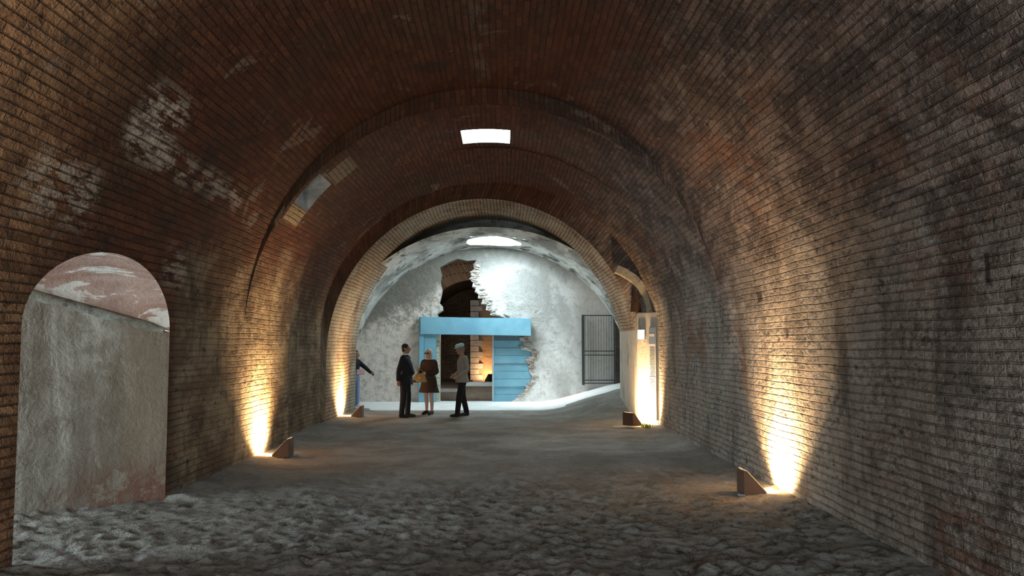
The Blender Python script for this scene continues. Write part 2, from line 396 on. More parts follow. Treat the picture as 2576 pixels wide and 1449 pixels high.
rO = [Vector((interp(*Z4, s)[0], y, interp(*Z4, s)[1])) for y, s in ringO]
struct(shaft('trim_7', rO, (0, 0, .06), m_reveal))

# ---- left wall with the arched mouth of the side passage
YA, YB = 6.55, 9.45
ySp, yRise = 1.87, .72
def mouth_z(y):
    c = (YA+YB)/2; a = (YB-YA)/2; t = min(1, abs(y-c)/a); return ySp + yRise*math.sqrt(max(0, 1-t*t))
sf = Surf(); P, S = Z1
def wl(y, s):
    x, z = interp(P, S, s)
    e = min(1, abs(s-sp1L)/.5)*(0 if YA-.5 < y < YB+.5 else 1)*min(1, abs(12.15-y)/.5)
    return sf.v((x + (P[0][0]-x)*0 - rough_xy(x, y, z, .04)*e, y, z), (y, s))
def s_for_z(z):
    for i in range(1, len(P)//2):
        if P[i][1] >= z: return S[i-1] + (S[i]-S[i-1])*(z-P[i-1][1])/(P[i][1]-P[i-1][1])
ysL = sorted(set(np.linspace(-3, YA, 24).round(4)) | set((YA + (YB-YA)*(1-math.cos(PI*i/28))/2) for i in range(29)) | set(np.linspace(YB, 12.15, 12).round(4)))
for i in range(len(ysL)-1):
    ya, yb = ysL[i], ysL[i+1]
    inm = YA-1e-4 <= ya and yb <= YB+1e-4
    k = 14
    s187 = s_for_z(ySp)
    sa0 = s_for_z(mouth_z(ya)) if inm else s187; sb0 = s_for_z(mouth_z(yb)) if inm else s187
    lv = [(sa0+(sp1L-sa0)*q/k, sb0+(sp1L-sb0)*q/k) for q in range(k+1)]
    if not inm: lv = [(s187*q/5, s187*q/5) for q in range(5)] + lv
    for (a0, b0), (a1, b1) in zip(lv, lv[1:]): sf.f(wl(ya, a0), wl(yb, b0), wl(yb, b1), wl(ya, a1))
wall_left = struct(sf.done('wall_left', m_vault))
sf = Surf(); shell(sf, Z2, 12.15, YS, 0, sp2L); struct(sf.done('wall_left_middle', m_left))
sf = Surf(); shell(sf, Z2b, YS, 18.1, 0, s_of(Z2b, 1.85, -1)); struct(sf.done('wall_left_inner', m_left))
# ---- right wall
sf = Surf(); shell(sf, Z1, -3, 12.15, sp1R, Z1[1][-1], step=.3, amp=.04); struct(sf.done('wall_right', m_vault))
sf = Surf(); shell(sf, Z2, 12.15, YS, sp2R, Z2[1][-1], amp=.03); struct(sf.done('wall_right_middle', m_mid))
sf = Surf(); shell(sf, Z2b, YS, 18.1, s_of(Z2b, 1.85, 1), Z2b[1][-1], amp=.02); struct(sf.done('wall_right_inner', m_mid))
# ---- wall behind the camera with an entrance
sf = Surf()
for x0, x1, z0, z1 in ((-3.9, -1.3, -.4, 6), (1.3, 3.5, -.4, 6), (-1.3, 1.3, 2.4, 6)):
    sf.f(sf.v((x0,-3,z0),(x0,z0)), sf.v((x1,-3,z0),(x1,z0)), sf.v((x1,-3,z1),(x1,z1)), sf.v((x0,-3,z1),(x0,z1)))
struct(sf.done('wall_entrance', m_mid))

# ---- side passage: runs off to the left and back towards the camera
t = NT('stained_render'); co = t.new('ShaderNodeTexCoord').outputs['Object']
sp_ = t.new('ShaderNodeSeparateXYZ'); t.l.new(co, sp_.inputs[0])
vs_ = t.vmap(co, (2.4, 2.4, .18)); n1 = t.noise(vs_, 1.0, 6, .6, .4); n2 = t.noise(co, 3.5, 7, .7, .3); n3 = t.noise(co, 26, 4, .7); n4 = t.noise(t.vmap(co, (3.2, 3.2, .3), (4, 1, 2)), 1.2, 5, .6)
col = t.mix(t.step(n1, .36, .62), (.27,.235,.195), (.53,.50,.44)); col = t.mix(t.math('MULTIPLY', t.step(n4, .52, .66), .6), col, (.17,.15,.135))
jb = t.step(t.math('ADD', sp_.outputs[0], t.math('MULTIPLY', t.math('SUBTRACT', n2, .5), 1.2)), -4.9, -4.0)
col = t.mix(t.math('MULTIPLY', jb, .8), col, (.17,.12,.078))
lowr = t.math('MULTIPLY', jb, t.math('SUBTRACT', 1.0, t.step(t.math('ADD', sp_.outputs[2], t.math('MULTIPLY', t.math('SUBTRACT', n2, .5), .8)), .2, .6)))
col = t.mix(t.math('MULTIPLY', lowr, t.step(n2, .40, .52)), col, (.17,.085,.058))
col = t.mix(t.math('MULTIPLY', t.step(n2, .50, .62), .5), col, (.19,.155,.125))
t.l.new(col, t.b.inputs['Base Color']); t.bump(t.math('ADD', t.math('MULTIPLY', n2, 1.5), t.math('MULTIPLY', n3, .5)), .8, .03); m_pw = t.m
m_pv = plaster_mat('passage_vault_brick', (.30,.17,.13), (.42,.29,.24), (.62,.57,.52), .9, .9, (.45, 3.4, 3.4), c_rng=(.54,.60), stain=(.2,.11,.08), stain_amt=.5)
DX, SH, LEN, RI = -1.0, -.62, 4.6, .33
def pas(y, z, d, vault):
    return (XL + DX*d, y + SH*d, z + (RI*d if vault else RI*d*max(0, z/ySp)))
bm = bmesh.new()
rows = []
nd = 24
for k in range(nd+1):
    d = LEN*k/nd
    rows.append([bm.verts.new(pas(YB + .04*noise.noise(Vector((d*1.5, z*1.5, 0)))*min(1, d*3), z, d, False)) for z in np.linspace(-.35, ySp, 14)])
for k in range(nd):
    for j in range(13): bm.faces.new((rows[k][j], rows[k+1][j], rows[k+1][j+1], rows[k][j+1]))
# ragged render edge on top: a thin lip
far_wall = struct(from_bm('wall_passage_far', bm, m_pw, smooth=True))
bm = bmesh.new(); rows = []
for k in range(nd+1):
    d = LEN*k/nd; r = []
    for i in range(29):
        y = YA + (YB-YA)*(1-math.cos(PI*i/28))/2
        v = pas(y, mouth_z(y), d, True)
        lift = min(d*4, 1)*.05
        cc = (YA+YB)/2 + SH*d
        rr = Vector((0, (v[1]-cc), (v[2]-ySp-RI*d)))
        rr = rr.normalized()*lift if rr.length > 0 else rr
        if k == 0: v = (interp(P, S, s_for_z(mouth_z(y)))[0], y, mouth_z(y)); rr = Vector()
        r.append(bm.verts.new((v[0], v[1]+rr.y, v[2]+rr.z)))
    rows.append(r)
for k in range(nd):
    for j in range(28): bm.faces.new((rows[k][j], rows[k+1][j], rows[k+1][j+1], rows[k][j+1]))
struct(from_bm('ceiling_passage', bm, m_pv, smooth=True))
bm = bmesh.new()
vs = [bm.verts.new(pas(YA, z, d, False)) for d, z in ((0,-.35),(LEN,-.35),(LEN,ySp),(0,ySp))]; bm.faces.new(vs)
struct(from_bm('wall_passage_near', bm, m_pw))
# unseen passage end wall, added to limit the daylight through its doorway
bm = bmesh.new()
xe = XL - LEN; ye0, ye1 = YA+SH*LEN, YB+SH*LEN
DO = dict(a=ye0+.3, b=ye0+2.6, t=2.5)
for y0, y1, z0, z1 in ((ye0-.2, DO['a'], -.4, 5), (DO['b'], ye1+.2, -.4, 5), (DO['a'], DO['b'], DO['t'], 5)):
    box(bm, (xe-.2, y0, z0), (xe, y1, z1))
struct(from_bm('wall_passage_light_limit', bm, m_pw))
# crumbling edge where render meets the vault of the passage
bm = bmesh.new()
prev = None
for k in range(90):
    d = .05 + (LEN-.3)*k/89
    b = Vector(pas(YB, ySp, d, True)); w = .012+.03*abs(noise.noise(Vector((d*9, 0, 3)))); h = .0+.035*noise.noise(Vector((d*6, 4, 1)))
    cur = [bm.verts.new(b+Vector(o)) for o in ((0, .03, -.06-h), (0, -w, -.045-h), (0, -w*.8, .02+h*.6), (0, .03, .05))]
    if prev:
        for i in range(4): bm.faces.new((prev[i], prev[(i+1)%4], cur[(i+1)%4], cur[i]))
    prev = cur
struct(from_bm('trim_8', bm, plaster_mat('ragged_edge', (.42,.42,.36), (.2,.19,.15), (.14,.12,.1), 4, .8), smooth=True))

# ------------------------------------------------------------------ ground
def sm(a, b, x): t = min(1, max(0, (x-a)/(b-a))); return t*t*(3-2*t)
def mound(x, y):   # sand banked up at the far right
    return .52*sm(.9, 3.3, x)*sm(17.6, 21.6, y)
xs = np.arange(-9.2, 4.01, .04); yv = [-3.0]
while yv[-1] < 22.4:
    y = yv[-1]; yv.append(y + (.12 if y < 4 else .035 if y < 9.5 else .07 if y < 14 else .12))
dents = [(rng.uniform(-5, 3.3), rng.uniform(4.5, 11.5), rng.uniform(.035, .075), rng.uniform(.06, .12), rng.uniform(0, PI), rng.uniform(.015, .038)) for _ in range(1500)]
X, Y = np.meshgrid(xs, np.array(yv)); H = np.zeros_like(X)
for (dx, dy, ra, rb, an, dp) in dents:
    i0, i1 = np.searchsorted(yv, dy-.4), np.searchsorted(yv, dy+.4); j0, j1 = np.searchsorted(xs, dx-.4), np.searchsorted(xs, dx+.4)
    xx, yy = X[i0:i1, j0:j1]-dx, Y[i0:i1, j0:j1]-dy; c, s = math.cos(an), math.sin(an)
    q = ((xx*c+yy*s)/ra)**2 + ((-xx*s+yy*c)/rb)**2
    H[i0:i1, j0:j1] += -dp*np.exp(-q) + dp*.55*np.exp(-(np.sqrt(q)-1.5)**2*3)
verts = []
for i, y in enumerate(yv):
    for j, x in enumerate(xs):
        near = 1 - sm(9, 15, y)
        h = .014*noise.fractal(Vector((x*2.2, y*2.2, 0)), 1.0, 2.0, 3)*(.5+near) + .012*near*noise.noise(Vector((x*9, y*9, 2)))
        wallbank = .05*sm(2.7, 3.2, x) + .05*sm(-3.2, -3.75, x)*(0 if YA < y < YB else 1)
        verts.append((x, y, h + H[i, j]*(1-.6*sm(8, 11.5, y)) + mound(x, y) + wallbank))
nx = len(xs)
faces = [(i*nx+j, i*nx+j+1, (i+1)*nx+j+1, (i+1)*nx+j) for i in range(len(yv)-1) for j in range(nx-1)]
me = bpy.data.meshes.new('floor'); me.from_pydata(verts, [], faces)
for p in me.polygons: p.use_smooth = True
t = NT('trodden_sand'); co = t.new('ShaderNodeTexCoord').outputs['Object']
n1 = t.noise(co, 1.2, 5, .6, .3); n2 = t.noise(co, 9, 6, .7); n3 = t.noise(co, 45, 4, .7)
col = t.mix(t.step(n1, .35, .65), (.31,.29,.255), (.44,.42,.385))
sy_ = t.new('ShaderNodeSeparateXYZ'); t.l.new(co, sy_.inputs[0])
trod = t.math('SUBTRACT', .66, t.math('MULTIPLY', t.step(t.math('ADD', sy_.outputs[1], t.math('MULTIPLY', n1, 3.0)), 9.0, 13.0), .45))   # dark soil mottling, also painting shade into footprints; strong near, weaker further in
col = t.mix(t.math('MULTIPLY', t.step(n2, .47, .62), trod), col, (.085,.078,.068))
t.l.new(col, t.b.inputs['Base Color']); t.b.inputs['Roughness'].default_value = .95
t.bump(t.math('ADD', t.math('MULTIPLY', n2, 1.8), t.math('MULTIPLY', n3, 1.0)), 1.0, .035)
m_sand = t.m
struct(link('floor', me, m_sand))
# pale paved strip across the daylit bay, climbing as a ramp to the right
m_lime = plaster_mat('pale_limestone', (.84,.84,.81), (.76,.76,.73), None, 2, .3, stain=(.5,.5,.48), stain_amt=.25)
bm = bmesh.new(); rows = []
def ramp_z(x): return .03 + .60*sm(.9, 4.0, x)*1.0
for i in range(90):
    x = -4.6 + 8.5*i/89
    yf = 22.0 + .05*noise.noise(Vector((x*2, 0, 0))) + .3*sm(1.5, 3.5, x)
    z = ramp_z(x)
    rows.append([bm.verts.new(p) for p in ((x, yf, z-.25), (x, yf, z-.015), (x, yf+.02, z), (x, 23.5, z+.01), (x, 25.3, z+.01))])
for i in range(89):
    for j in range(4): bm.faces.new((rows[i][j], rows[i+1][j], rows[i+1][j+1], rows[i][j+1]))
struct(from_bm('floor_bay', bm, m_lime))

# ------------------------------------------------------------------ back wall with the broken breach
YW = 25.0
W = lambda px, py, Yq=YW: at(px, py, Yq)
P4, S4 = Z4
outer = [(x*1.0, z+.04) for x, z in P4]
hole_px = [(1107,1022),(1107,930),(1107,842),(1104,800),(1100,790),(1113,781),(1112,770),(1104,762),(1108,748),(1111,730),(1107,708),(1110,690),(1106,672),(1128,659),(1152,650),(1175,656),(1198,654),
 (1190,666),(1193,676),(1183,684),(1186,694),(1182,703),(1190,711),(1187,722),(1197,726),(1194,735),(1204,739),(1202,750),(1214,752),(1212,764),(1224,768),(1222,780),(1236,783),(1233,792),(1262,797),(1310,812),
 (1335,838),(1322,846),(1308,851),(1318,862),(1320,868),(1306,874),(1320,880),(1336,884),(1339,894),(1333,904),(1318,909),(1334,916),(1330,934),(1339,948),(1334,962),(1322,972),(1324,982),(1308,992),(1296,1003),(1284,1010),(1270,1022)]
hole = [W(*p) for p in hole_px]
def wall_plate(name, outer, hole, y0, y1, mat, jit=.03):
    bm = bmesh.new(); A = [Vector((x, z, 0)) for x, z in outer]; B = [Vector((x, z, 0)) for x, z in hole]
    allp = A + B; tris = tessellate_polygon([A, B])
    f = [bm.verts.new((p.x, y0, p.y)) for p in allp]; b = [bm.verts.new((p.x + (jit if i >= len(A) else 0)*noise.noise(Vector((i*.9, 0, 0))), y1, p.y)) for i, p in enumerate(allp)]
    for t_ in tris: bm.faces.new([f[i] for i in t_]); bm.faces.new([b[i] for i in t_][::-1])
    n = len(A)
    for base, cnt in ((0, n), (n, len(B))):
        for i in range(cnt):
            a, c = base+i, base+(i+1)%cnt
            bm.faces.new((f[a], f[c], b[c], b[a]))
    return from_bm(name, bm, mat)
t = NT('breach_wall'); co = t.new('ShaderNodeTexCoord').outputs['Object']
sep = t.new('ShaderNodeSeparateXYZ'); t.l.new(co, sep.inputs[0]); xx, zz = sep.outputs[0], sep.outputs[2]
n1 = t.noise(t.vmap(co, (1,1,.6)), 1.1, 7, .65, .5); n2 = t.noise(co, 5, 7, .72, .3); n3 = t.noise(co, 28, 4, .7)
leftm = t.math('SUBTRACT', 1.0, t.step(t.math('ADD', xx, t.math('MULTIPLY', t.math('SUBTRACT', n1, .5), 1.2)), -2.2, -1.4))
col = t.mix(t.step(n1, .38, .62), (.50,.50,.47), (.80,.80,.77))
col = t.mix(leftm, col, t.mix(t.step(n2, .4, .62), (.84,.72,.65), (.70,.65,.57)))
moss = t.math('MULTIPLY', leftm, t.math('MULTIPLY', t.step(zz, 1.8, 2.5), t.step(n2, .42, .6)))
col = t.mix(t.math('MULTIPLY', moss, .6), col, (.15,.15,.09))
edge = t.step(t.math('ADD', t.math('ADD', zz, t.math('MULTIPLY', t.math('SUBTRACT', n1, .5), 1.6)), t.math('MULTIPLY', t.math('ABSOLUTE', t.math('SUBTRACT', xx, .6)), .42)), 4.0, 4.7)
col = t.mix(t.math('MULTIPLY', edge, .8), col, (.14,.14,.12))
greyr = t.math('MULTIPLY', t.step(xx, 1.9, 2.6), t.step(n1, .36, .56)); col = t.mix(t.math('MULTIPLY', greyr, .65), col, (.34,.32,.29))
col = t.mix(t.math('MULTIPLY', t.step(n2, .50, .64), .48), col, (.38,.32,.27))
t.l.new(col, t.b.inputs['Base Color']); t.bump(t.math('ADD', t.math('MULTIPLY', n2, 2.0), t.math('MULTIPLY', n3, .5)), .9, .04)
m_breach = t.m
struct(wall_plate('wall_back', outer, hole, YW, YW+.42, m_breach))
# broken masonry rubble standing out around the breach
m_rub = plaster_mat('broken_masonry', (.62,.6,.55), (.42,.33,.27), (.24,.16,.12), 3, .9)
bm = bmesh.new()
for k in range(150):
    i = rng.randint(17, len(hole)-2)
    if 33 < i < 37: continue
    a, b = hole[i], hole[i+1]; f = rng.rand()
    x, z = a[0]*(1-f)+b[0]*f, a[1]*(1-f)+b[1]*f
    off = rng.uniform(0, .22) if i < 34 else rng.uniform(.02, .14)
    x += off; z += rng.uniform(-.02, .05)
    if z < .2: continue
    s = rng.uniform(.03, .075)
    mt = Matrix.Translation((x, YW-.005+rng.uniform(-.01, .02), z)) @ Matrix.Rotation(rng.uniform(-.4, .4), 4, 'Y') @ Matrix.Diagonal((s*1.6, s*.7, s*.6, 1))
    bmesh.ops.create_icosphere(bm, subdivisions=1, radius=1, matrix=mt)
o = struct(from_bm('trim_9', bm, m_rub))
# rough pier of squared stones left of the doorway
bm = bmesh.new(); z = -.05
x0 = W(1090, 0)[0]; x1 = W(1107, 0)[0]
while z < W(0, 846)[1]:
    h = rng.uniform(.14, .24); v0 = len(bm.verts)
    box(bm, (x0+rng.uniform(0, .03), YW-.07, z), (x1+rng.uniform(-.02, .02), YW+.0, min(z+h-.012, W(0, 843)[1]))); z += h
bevel_all(bm, .008)
struct(from_bm('trim_10', bm, plaster_mat('quoin_stone', (.62,.57,.42), (.5,.46,.36), None, 3, .5)))

# ------------------------------------------------------------------ blue timber portal
t = NT('blue_painted_boards'); co = t.new('ShaderNodeTexCoord').outputs['Object']
g = t.noise(t.vmap(co, (1.2, 1.2, 26)), 3, 5, .6); g2 = t.noise(co, 2, 4, .6)
t.l.new(t.mix(t.step(g2, .3, .7), t.mix(g, (.14,.33,.44), (.18,.40,.52)), t.mix(g, (.19,.42,.53), (.23,.47,.58))), t.b.inputs['Base Color'])
t.b.inputs['Roughness'].default_value = .6; t.bump(g, .3, .006); m_blue = t.m
portal = empty('timber_portal', (W(1196, 0)[0], YW-.1, 0), 0, 'sky blue timber doorway portal set into the broken wall beyond the group of people', 'doorway')
def rel(o, par): o.parent = par; o.matrix_parent_inverse = Matrix.Translation(-Vector(par.location)); return o
def tilted(px0, py0, px1, py1, y0, y1, drop=0, Yq=24.8):
    a = at(px0, py0, Yq); b = at(px1, py1, Yq); bm = bmesh.new()
    prism(bm, [(a[0], a[1]), (b[0], a[1]-drop), (b[0], b[1]-drop), (a[0], b[1])], y0, y1); bevel_all(bm, .01, 2); return bm
rel(from_bm('beam', tilted(1058, 797, 1336, 841, 24.72, 24.9, .05), m_blue), portal)
rel(from_bm('post', tilted(1068, 841, 1098, 1020, 24.8, 24.985), m_blue), portal)
rel(from_bm('side_board', tilted(1055, 797, 1068, 1020, 24.76, 24.985, 0), m_blue), portal)
# boards filling the right half of the breach, ends broken to follow the masonry
edge_r = sorted([(hole[i][1], hole[i][0]) for i in range(36, len(hole))])
def edge_x(z):
    for (za, xa), (zb, xb) in zip(edge_r, edge_r[1:]):
        if za <= z <= zb and zb > za: return xa + (xb-xa)*(z-za)/(zb-za)
    return edge_r[-1][1]
xb = W(1240, 0)[0]; zt, zb_ = W(0, 856)[1], .02
rowsn = 8; hts = [(zt-zb_)*i/rowsn+zb_ for i in range(rowsn+1)]
for i in range(rowsn):
    za, zc = hts[i]+.004, hts[i+1]-.004; bm = bmesh.new()
    pts = [(xb, za)] + [(edge_x(z_) - .012, z_) for z_ in np.linspace(za, zc, 7)] + [(xb, zc)]
    yo = .02*math.sin(i*2.1)
    prism(bm, pts, YW+.05+yo, YW+.085+yo); rel(from_bm('plank', bm, m_blue), portal)
bm = bmesh.new(); box(bm, (xb-.02, YW+.0, 0.0), (xb+.03, YW+.13, W(0, 843)[1])); bevel_all(bm, .005)
rel(from_bm('door_jamb', bm, plain('pale_jamb', (.42,.5,.53))), portal)
bm = bmesh.new(); box(bm, (xb+.03, YW+.06, W(0, 857)[1]), (W(1312,0)[0], YW+.10, W(0, 838)[1]))
rel(from_bm('header_board', bm, plain('shadow_blue_board', (.10,.16,.2))), portal)  # board colour carries the shadow of the gap under the beam

# ------------------------------------------------------------------ dim room beyond the breach
Z5 = profile(-4.4, 1.9, 1.6, 3.0, z0=-.3); Z5b = profile(-3.2, 1.2, 1.5, 2.5, z0=-.3)
sf = Surf(); shell(sf, Z5, 25.4, 29.2, 0, Z5[1][-1]); struct(sf.done('ceiling_dim_room', m_dim))
sf = Surf(); bridge(sf, Z5, Z5b, 29.2, 29.2); struct(sf.done('trim_11', m_dim))
sf = Surf(); shell(sf, Z5b, 29.2, 34, 0, Z5b[1][-1]); struct(sf.done('ceiling_dim_room_inner', m_dim))
def quad_wall(name, x0, x1, y, z0, z1, mat, y2=None):
    sf = Surf(); n = 10
    for i in range(n):
        xa, xc = x0+(x1-x0)*i/n, x0+(x1-x0)*(i+1)/n; Ya = y+((y2 or y)-y)*i/n; Yb = y+((y2 or y)-y)*(i+1)/n
        sf.f(sf.v((xa,Ya,z0),(xa,z0)), sf.v((xc,Yb,z0),(xc,z0)), sf.v((xc,Yb,z1),(xc,z1)), sf.v((xa,Ya,z1),(xa,z1)))
    return sf.done(name, mat)
struct(quad_wall('wall_dim_room', -4.4, 2.0, 34, -.3, 5, m_dim))
bm = bmesh.new(); box(bm, (-1.05, 29.3, -.3), (1.9, 34, 3.3)); o = struct(from_bm('wall_dim_room_pier', bm, plaster_mat('warm_brick', (.36,.21,.12), (.26,.15,.09), (.2,.11,.06), 1.2, .9, (1,1,5))))
# squared pale corner stones of that pier
bm = bmesh.new(); z = .5
while z < 3.2:
    h = .2; w = .28 if int(z*5) % 2 else .42; box(bm, (-1.12-.02, 29.22, z), (-1.12+w, 29.32, z+h-.015)); z += h
bevel_all(bm, .01); struct(from_bm('trim_12', bm, plaster_mat('pink_quoins', (.36,.30,.27), (.28,.23,.2), None, 3, .5)))
bm = bmesh.new(); box(bm, (-4.4, 26.3, -.3), (-1.35, 29.3, .34)); box(bm, (-1.35, 26.3, -.3), (1.9, 29.3, .46)); struct(from_bm('floor_dim_room', bm, plaster_mat('dark_earth', (.2,.14,.1), (.14,.1,.075), None, 2, .6)))
bm = bmesh.new(); box(bm, (-4.4, 29.3, -.3), (1.9, 34, .34)); struct(from_bm('floor_dim_room_inner', bm, plaster_mat('dark_earth_b', (.2,.14,.1), (.14,.1,.075), None, 2, .6)))
bm = bmesh.new(); box(bm, (-4.4, 25.42, -.3), (1.9, 26.3, -.03)); struct(from_bm('floor_threshold', bm, plaster_mat('dark_earth_c', (.1,.08,.06), (.14,.1,.075), None, 2, .6)))
bm = bmesh.new(); box(bm, (-1.35, 26.1, .44), (1.6, 26.6, .56)); bevel_all(bm, .012); struct(from_bm('trim_13', bm, m_lime))
bm = bmesh.new(); box(bm, (-3.6, 26.15, .26), (-1.36, 26.5, .36)); bevel_all(bm, .012); struct(from_bm('trim_14', bm, plaster_mat('grey_coping', (.4,.36,.33), (.3,.27,.25), None, 2, .4)))
m_void = None

# ------------------------------------------------------------------ pier on the right with splayed face, and arched hood above
pier = [(3.42, 17.53), (3.26, 17.55), (2.90, 18.05), (2.90, 20.75), (3.42, 20.75)]
m_pier = plaster_mat('pier_render', (.52,.47,.39), (.60,.56,.48), (.36,.31,.25), 1.1, .5, (1,1,.35), stain_amt=.3)
bm = bmesh.new(); zt = 2.42
A = [bm.verts.new((x, y, -.2)) for x, y in pier]; B = [bm.verts.new((x, y, zt)) for x, y in pier]
for i in range(5): bm.faces.new((A[i], A[(i+1)%5], B[(i+1)%5], B[i]))
bm.faces.new(A); bm.faces.new(B[::-1]); bmesh.ops.bevel(bm, geom=list(bm.edges), offset=.02, segments=2, affect='EDGES')
struct(from_bm('wall_pier', bm, m_pier))
# pale archivolt on the ring face above the pier, with a solid block below coloured dark for a socket's shade
pth = [(3.27,2.40),(3.26,2.58),(3.19,2.82),(3.06,3.05),(2.88,3.24),(2.66,3.38),(2.50,3.45)]
bm = bmesh.new(); prev = None
for k in range(len(pth)):
    a = Vector(pth[max(0,k-1)]); b = Vector(pth[min(len(pth)-1,k+1)]); d = (b-a).normalized(); n_ = Vector((-d.y, d.x)); p = Vector(pth[k])
    cur = [bm.verts.new((p.x+n_.x*w_, y_, p.y+n_.y*w_)) for w_, y_ in ((0, 17.98), (.17, 17.98), (.17, 18.2), (0, 18.2))]
    if prev:
        for i in range(4): bm.faces.new((prev[i], prev[(i+1)%4], cur[(i+1)%4], cur[i]))
    prev = cur
struct(from_bm('trim_15', bm, plaster_mat('hood_render', (.60,.50,.36), (.48,.38,.27), (.3,.2,.13), 3, .6)))
bm = bmesh.new(); prism(bm, [(2.78,2.44),(3.0,2.44),(2.97,2.6),(2.90,2.85),(2.82,2.95),(2.80,2.7)], 18.02, 18.16)
struct(from_bm('trim_17', bm, plaster_mat('socket_shade_red', (.12,.05,.03), (.05,.03,.02), None, 6, .9)))

# ------------------------------------------------------------------ floodlights
m_steel = plain('dark_bronze_housing', (.10,.065,.045), .5, .2, 20, .4, .1, .5)
m_edge = plain('bare_metal_rim', (.5,.42,.33), .4, .15, 30, .6)
m_lens = glow('lit_glass', (1.0,.72,.38), 60)
m_plate = plain('bluish_steel_plate', (.35,.42,.48), .35, .1, 30, .7)
def floodlight(x, y, rz, z, power, label, warm=(1, .64, .31), scale=1.0, spread=125, size=.2, lens=None):
    """wedge housing: local +x points at the wall, glass on the slope"""
    r = empty('floodlight', (x, y, z), rz, label, 'floodlight', 'uplights along the walls'); r.scale = (scale,)*3
    w, d, h, tk = .15, .25, .27, .012
    bm = bmesh.new()                                   # two cheeks, back and bottom
    for s in (-1, 1): prism(bm, [(-d, 0), (0, 0), (0, .03), (-d+.03, h), (-d, h)], s*w - (tk if s > 0 else 0), s*w + (tk if s < 0 else 0))
    box(bm, (-d, -w+tk, 0), (-d+tk, w-tk, h)); box(bm, (-d+tk, -w+tk, 0), (0, w-tk, tk))
    hs_ = from_bm('housing', bm, m_steel, r)
    bm = bmesh.new()
    for s in (-1, 1):
        bar(bm, (-d+.03, s*w, h+.004), (.002, s*w, .034), .006, 6)
    bar(bm, (-d+.03, -w, h+.004), (-d+.03, w, h+.004), .006, 6)
    from_bm('rim', bm, m_edge, hs_)['label'] = 'bare metal rim around the glass'
    bm = bmesh.new(); n = Vector((h-.03, 0, d-.03)).normalized()*.012
    q = [(-d+.035, -w+.02, h-.03), (-.01, -w+.02, .03), (-.01, w-.02, .03), (-d+.035, w-.02, h-.03)]
    a = [bm.verts.new(Vector(p)-n) for p in q]; b = [bm.verts.new(Vector(p)) for p in q]
    bm.faces.new(a[::-1]); bm.faces.new(b)
    for i in range(4): bm.faces.new((a[i], a[(i+1)%4], b[(i+1)%4], b[i]))
    from_bm('glass', bm, m_lens, r)['label'] = 'glowing glass facing the wall'
    bm = bmesh.new(); box(bm, (-d-.07, -w-.05, 0.0), (-d+.0, -w+.03, .012)); bevel_all(bm, .002)
    from_bm('foot_plate', bm, m_plate, r)['label'] = 'bluish steel foot plate'
    ld = bpy.data.lights.new('flood_lamp', 'AREA'); ld.shape = 'RECTANGLE'; ld.size = size; ld.size_y = size*1.4; ld.energy = power; ld.color = warm
    ld.spread = math.radians(spread)
    lo = bpy.data.objects.new('flood_lamp', ld); C.objects.link(lo); lo.parent = r
    nn = Vector((.74, 0, .67)).normalized(); lo.location = (-.055, 0, .118); lo.rotation_euler = nn.to_track_quat('-Z', 'Y').to_euler()
    return r
floodlight(2.99, 9.72, 0, .02, 260, 'warm floodlight in a dark wedge housing at the foot of the right brick wall')
floodlight(-3.50, 13.0, PI, .02, 230, 'warm floodlight at the foot of the left wall, beyond the arched side passage')
floodlight(-3.57, 20.0, PI, .02, 200, 'distant floodlight at the end of the left wall, left of the man in the suit')
floodlight(2.80, 17.60, math.radians(35), .05, 120, 'floodlight shining up the pale pier beside the tall information panel')
fl5 = floodlight(-.50, 28.95, math.radians(125), .46, 9, 'floodlight glowing inside the dim room seen through the blue doorway')
# the row continues behind the photographer on the left
ld = bpy.data.lights.new('flood_lamp_behind', 'AREA'); ld.shape = 'RECTANGLE'; ld.size = .16; ld.size_y = .2; ld.energy = 90; ld.color = (1, .62, .3)
lo = bpy.data.objects.new('flood_lamp_behind', ld); C.objects.link(lo); lo.location = (-3.2, 2.6, .2); lo.rotation_euler = Vector((-.45, .25, .9)).to_track_quat('-Z', 'Y').to_euler()

# ------------------------------------------------------------------ information panel and light box on the pier
fdir = Vector((-.36, .50, 0)).normalized(); fn = Vector((-.50, -.36, 0)).normalized()
def on_face(s, z, off): p = Vector((3.26, 17.55, 0)) + fdir*s + fn*off; return Vector((p.x, p.y, z))
def slab(s0, s1, z0, z1, o0, o1):
    bm = bmesh.new(); v = [bm.verts.new(on_face(s, z, o)) for s in (s0, s1) for o in (o0, o1) for z in (z0, z1)]
    for f in ((0,1,3,2),(4,6,7,5),(0,4,5,1),(2,3,7,6),(0,2,6,4),(1,5,7,3)): bm.faces.new([v[i] for i in f])
    return bm
pn = empty('information_panel', on_face(.13, 0, .04), 0, 'tall narrow information panel with a blue header fixed to the pale pier', 'sign')
m_white = plain('panel_white', (.6,.6,.6), .6, .04); m_hdr = plain('panel_header_blue', (.20,.27,.38), .6, .1); m_ink = plain('panel_ink', (.06,.06,.07), .7, .1)
rel(from_bm('board', slab(.03, .22, .14, 2.10, .02, .045), m_white), pn)
rel(from_bm('header', slab(.038, .212, 1.74, 2.08, .046, .05), m_hdr), pn)['label'] = 'blue header band'
bm = bmesh.new()
bm2 = slab(.05, .20, 1.90, 1.96, .051, .053)
rel(from_bm('title_strip', bm2, m_white), pn)
bm = bmesh.new()
z = 1.68
me_all = bmesh.new()
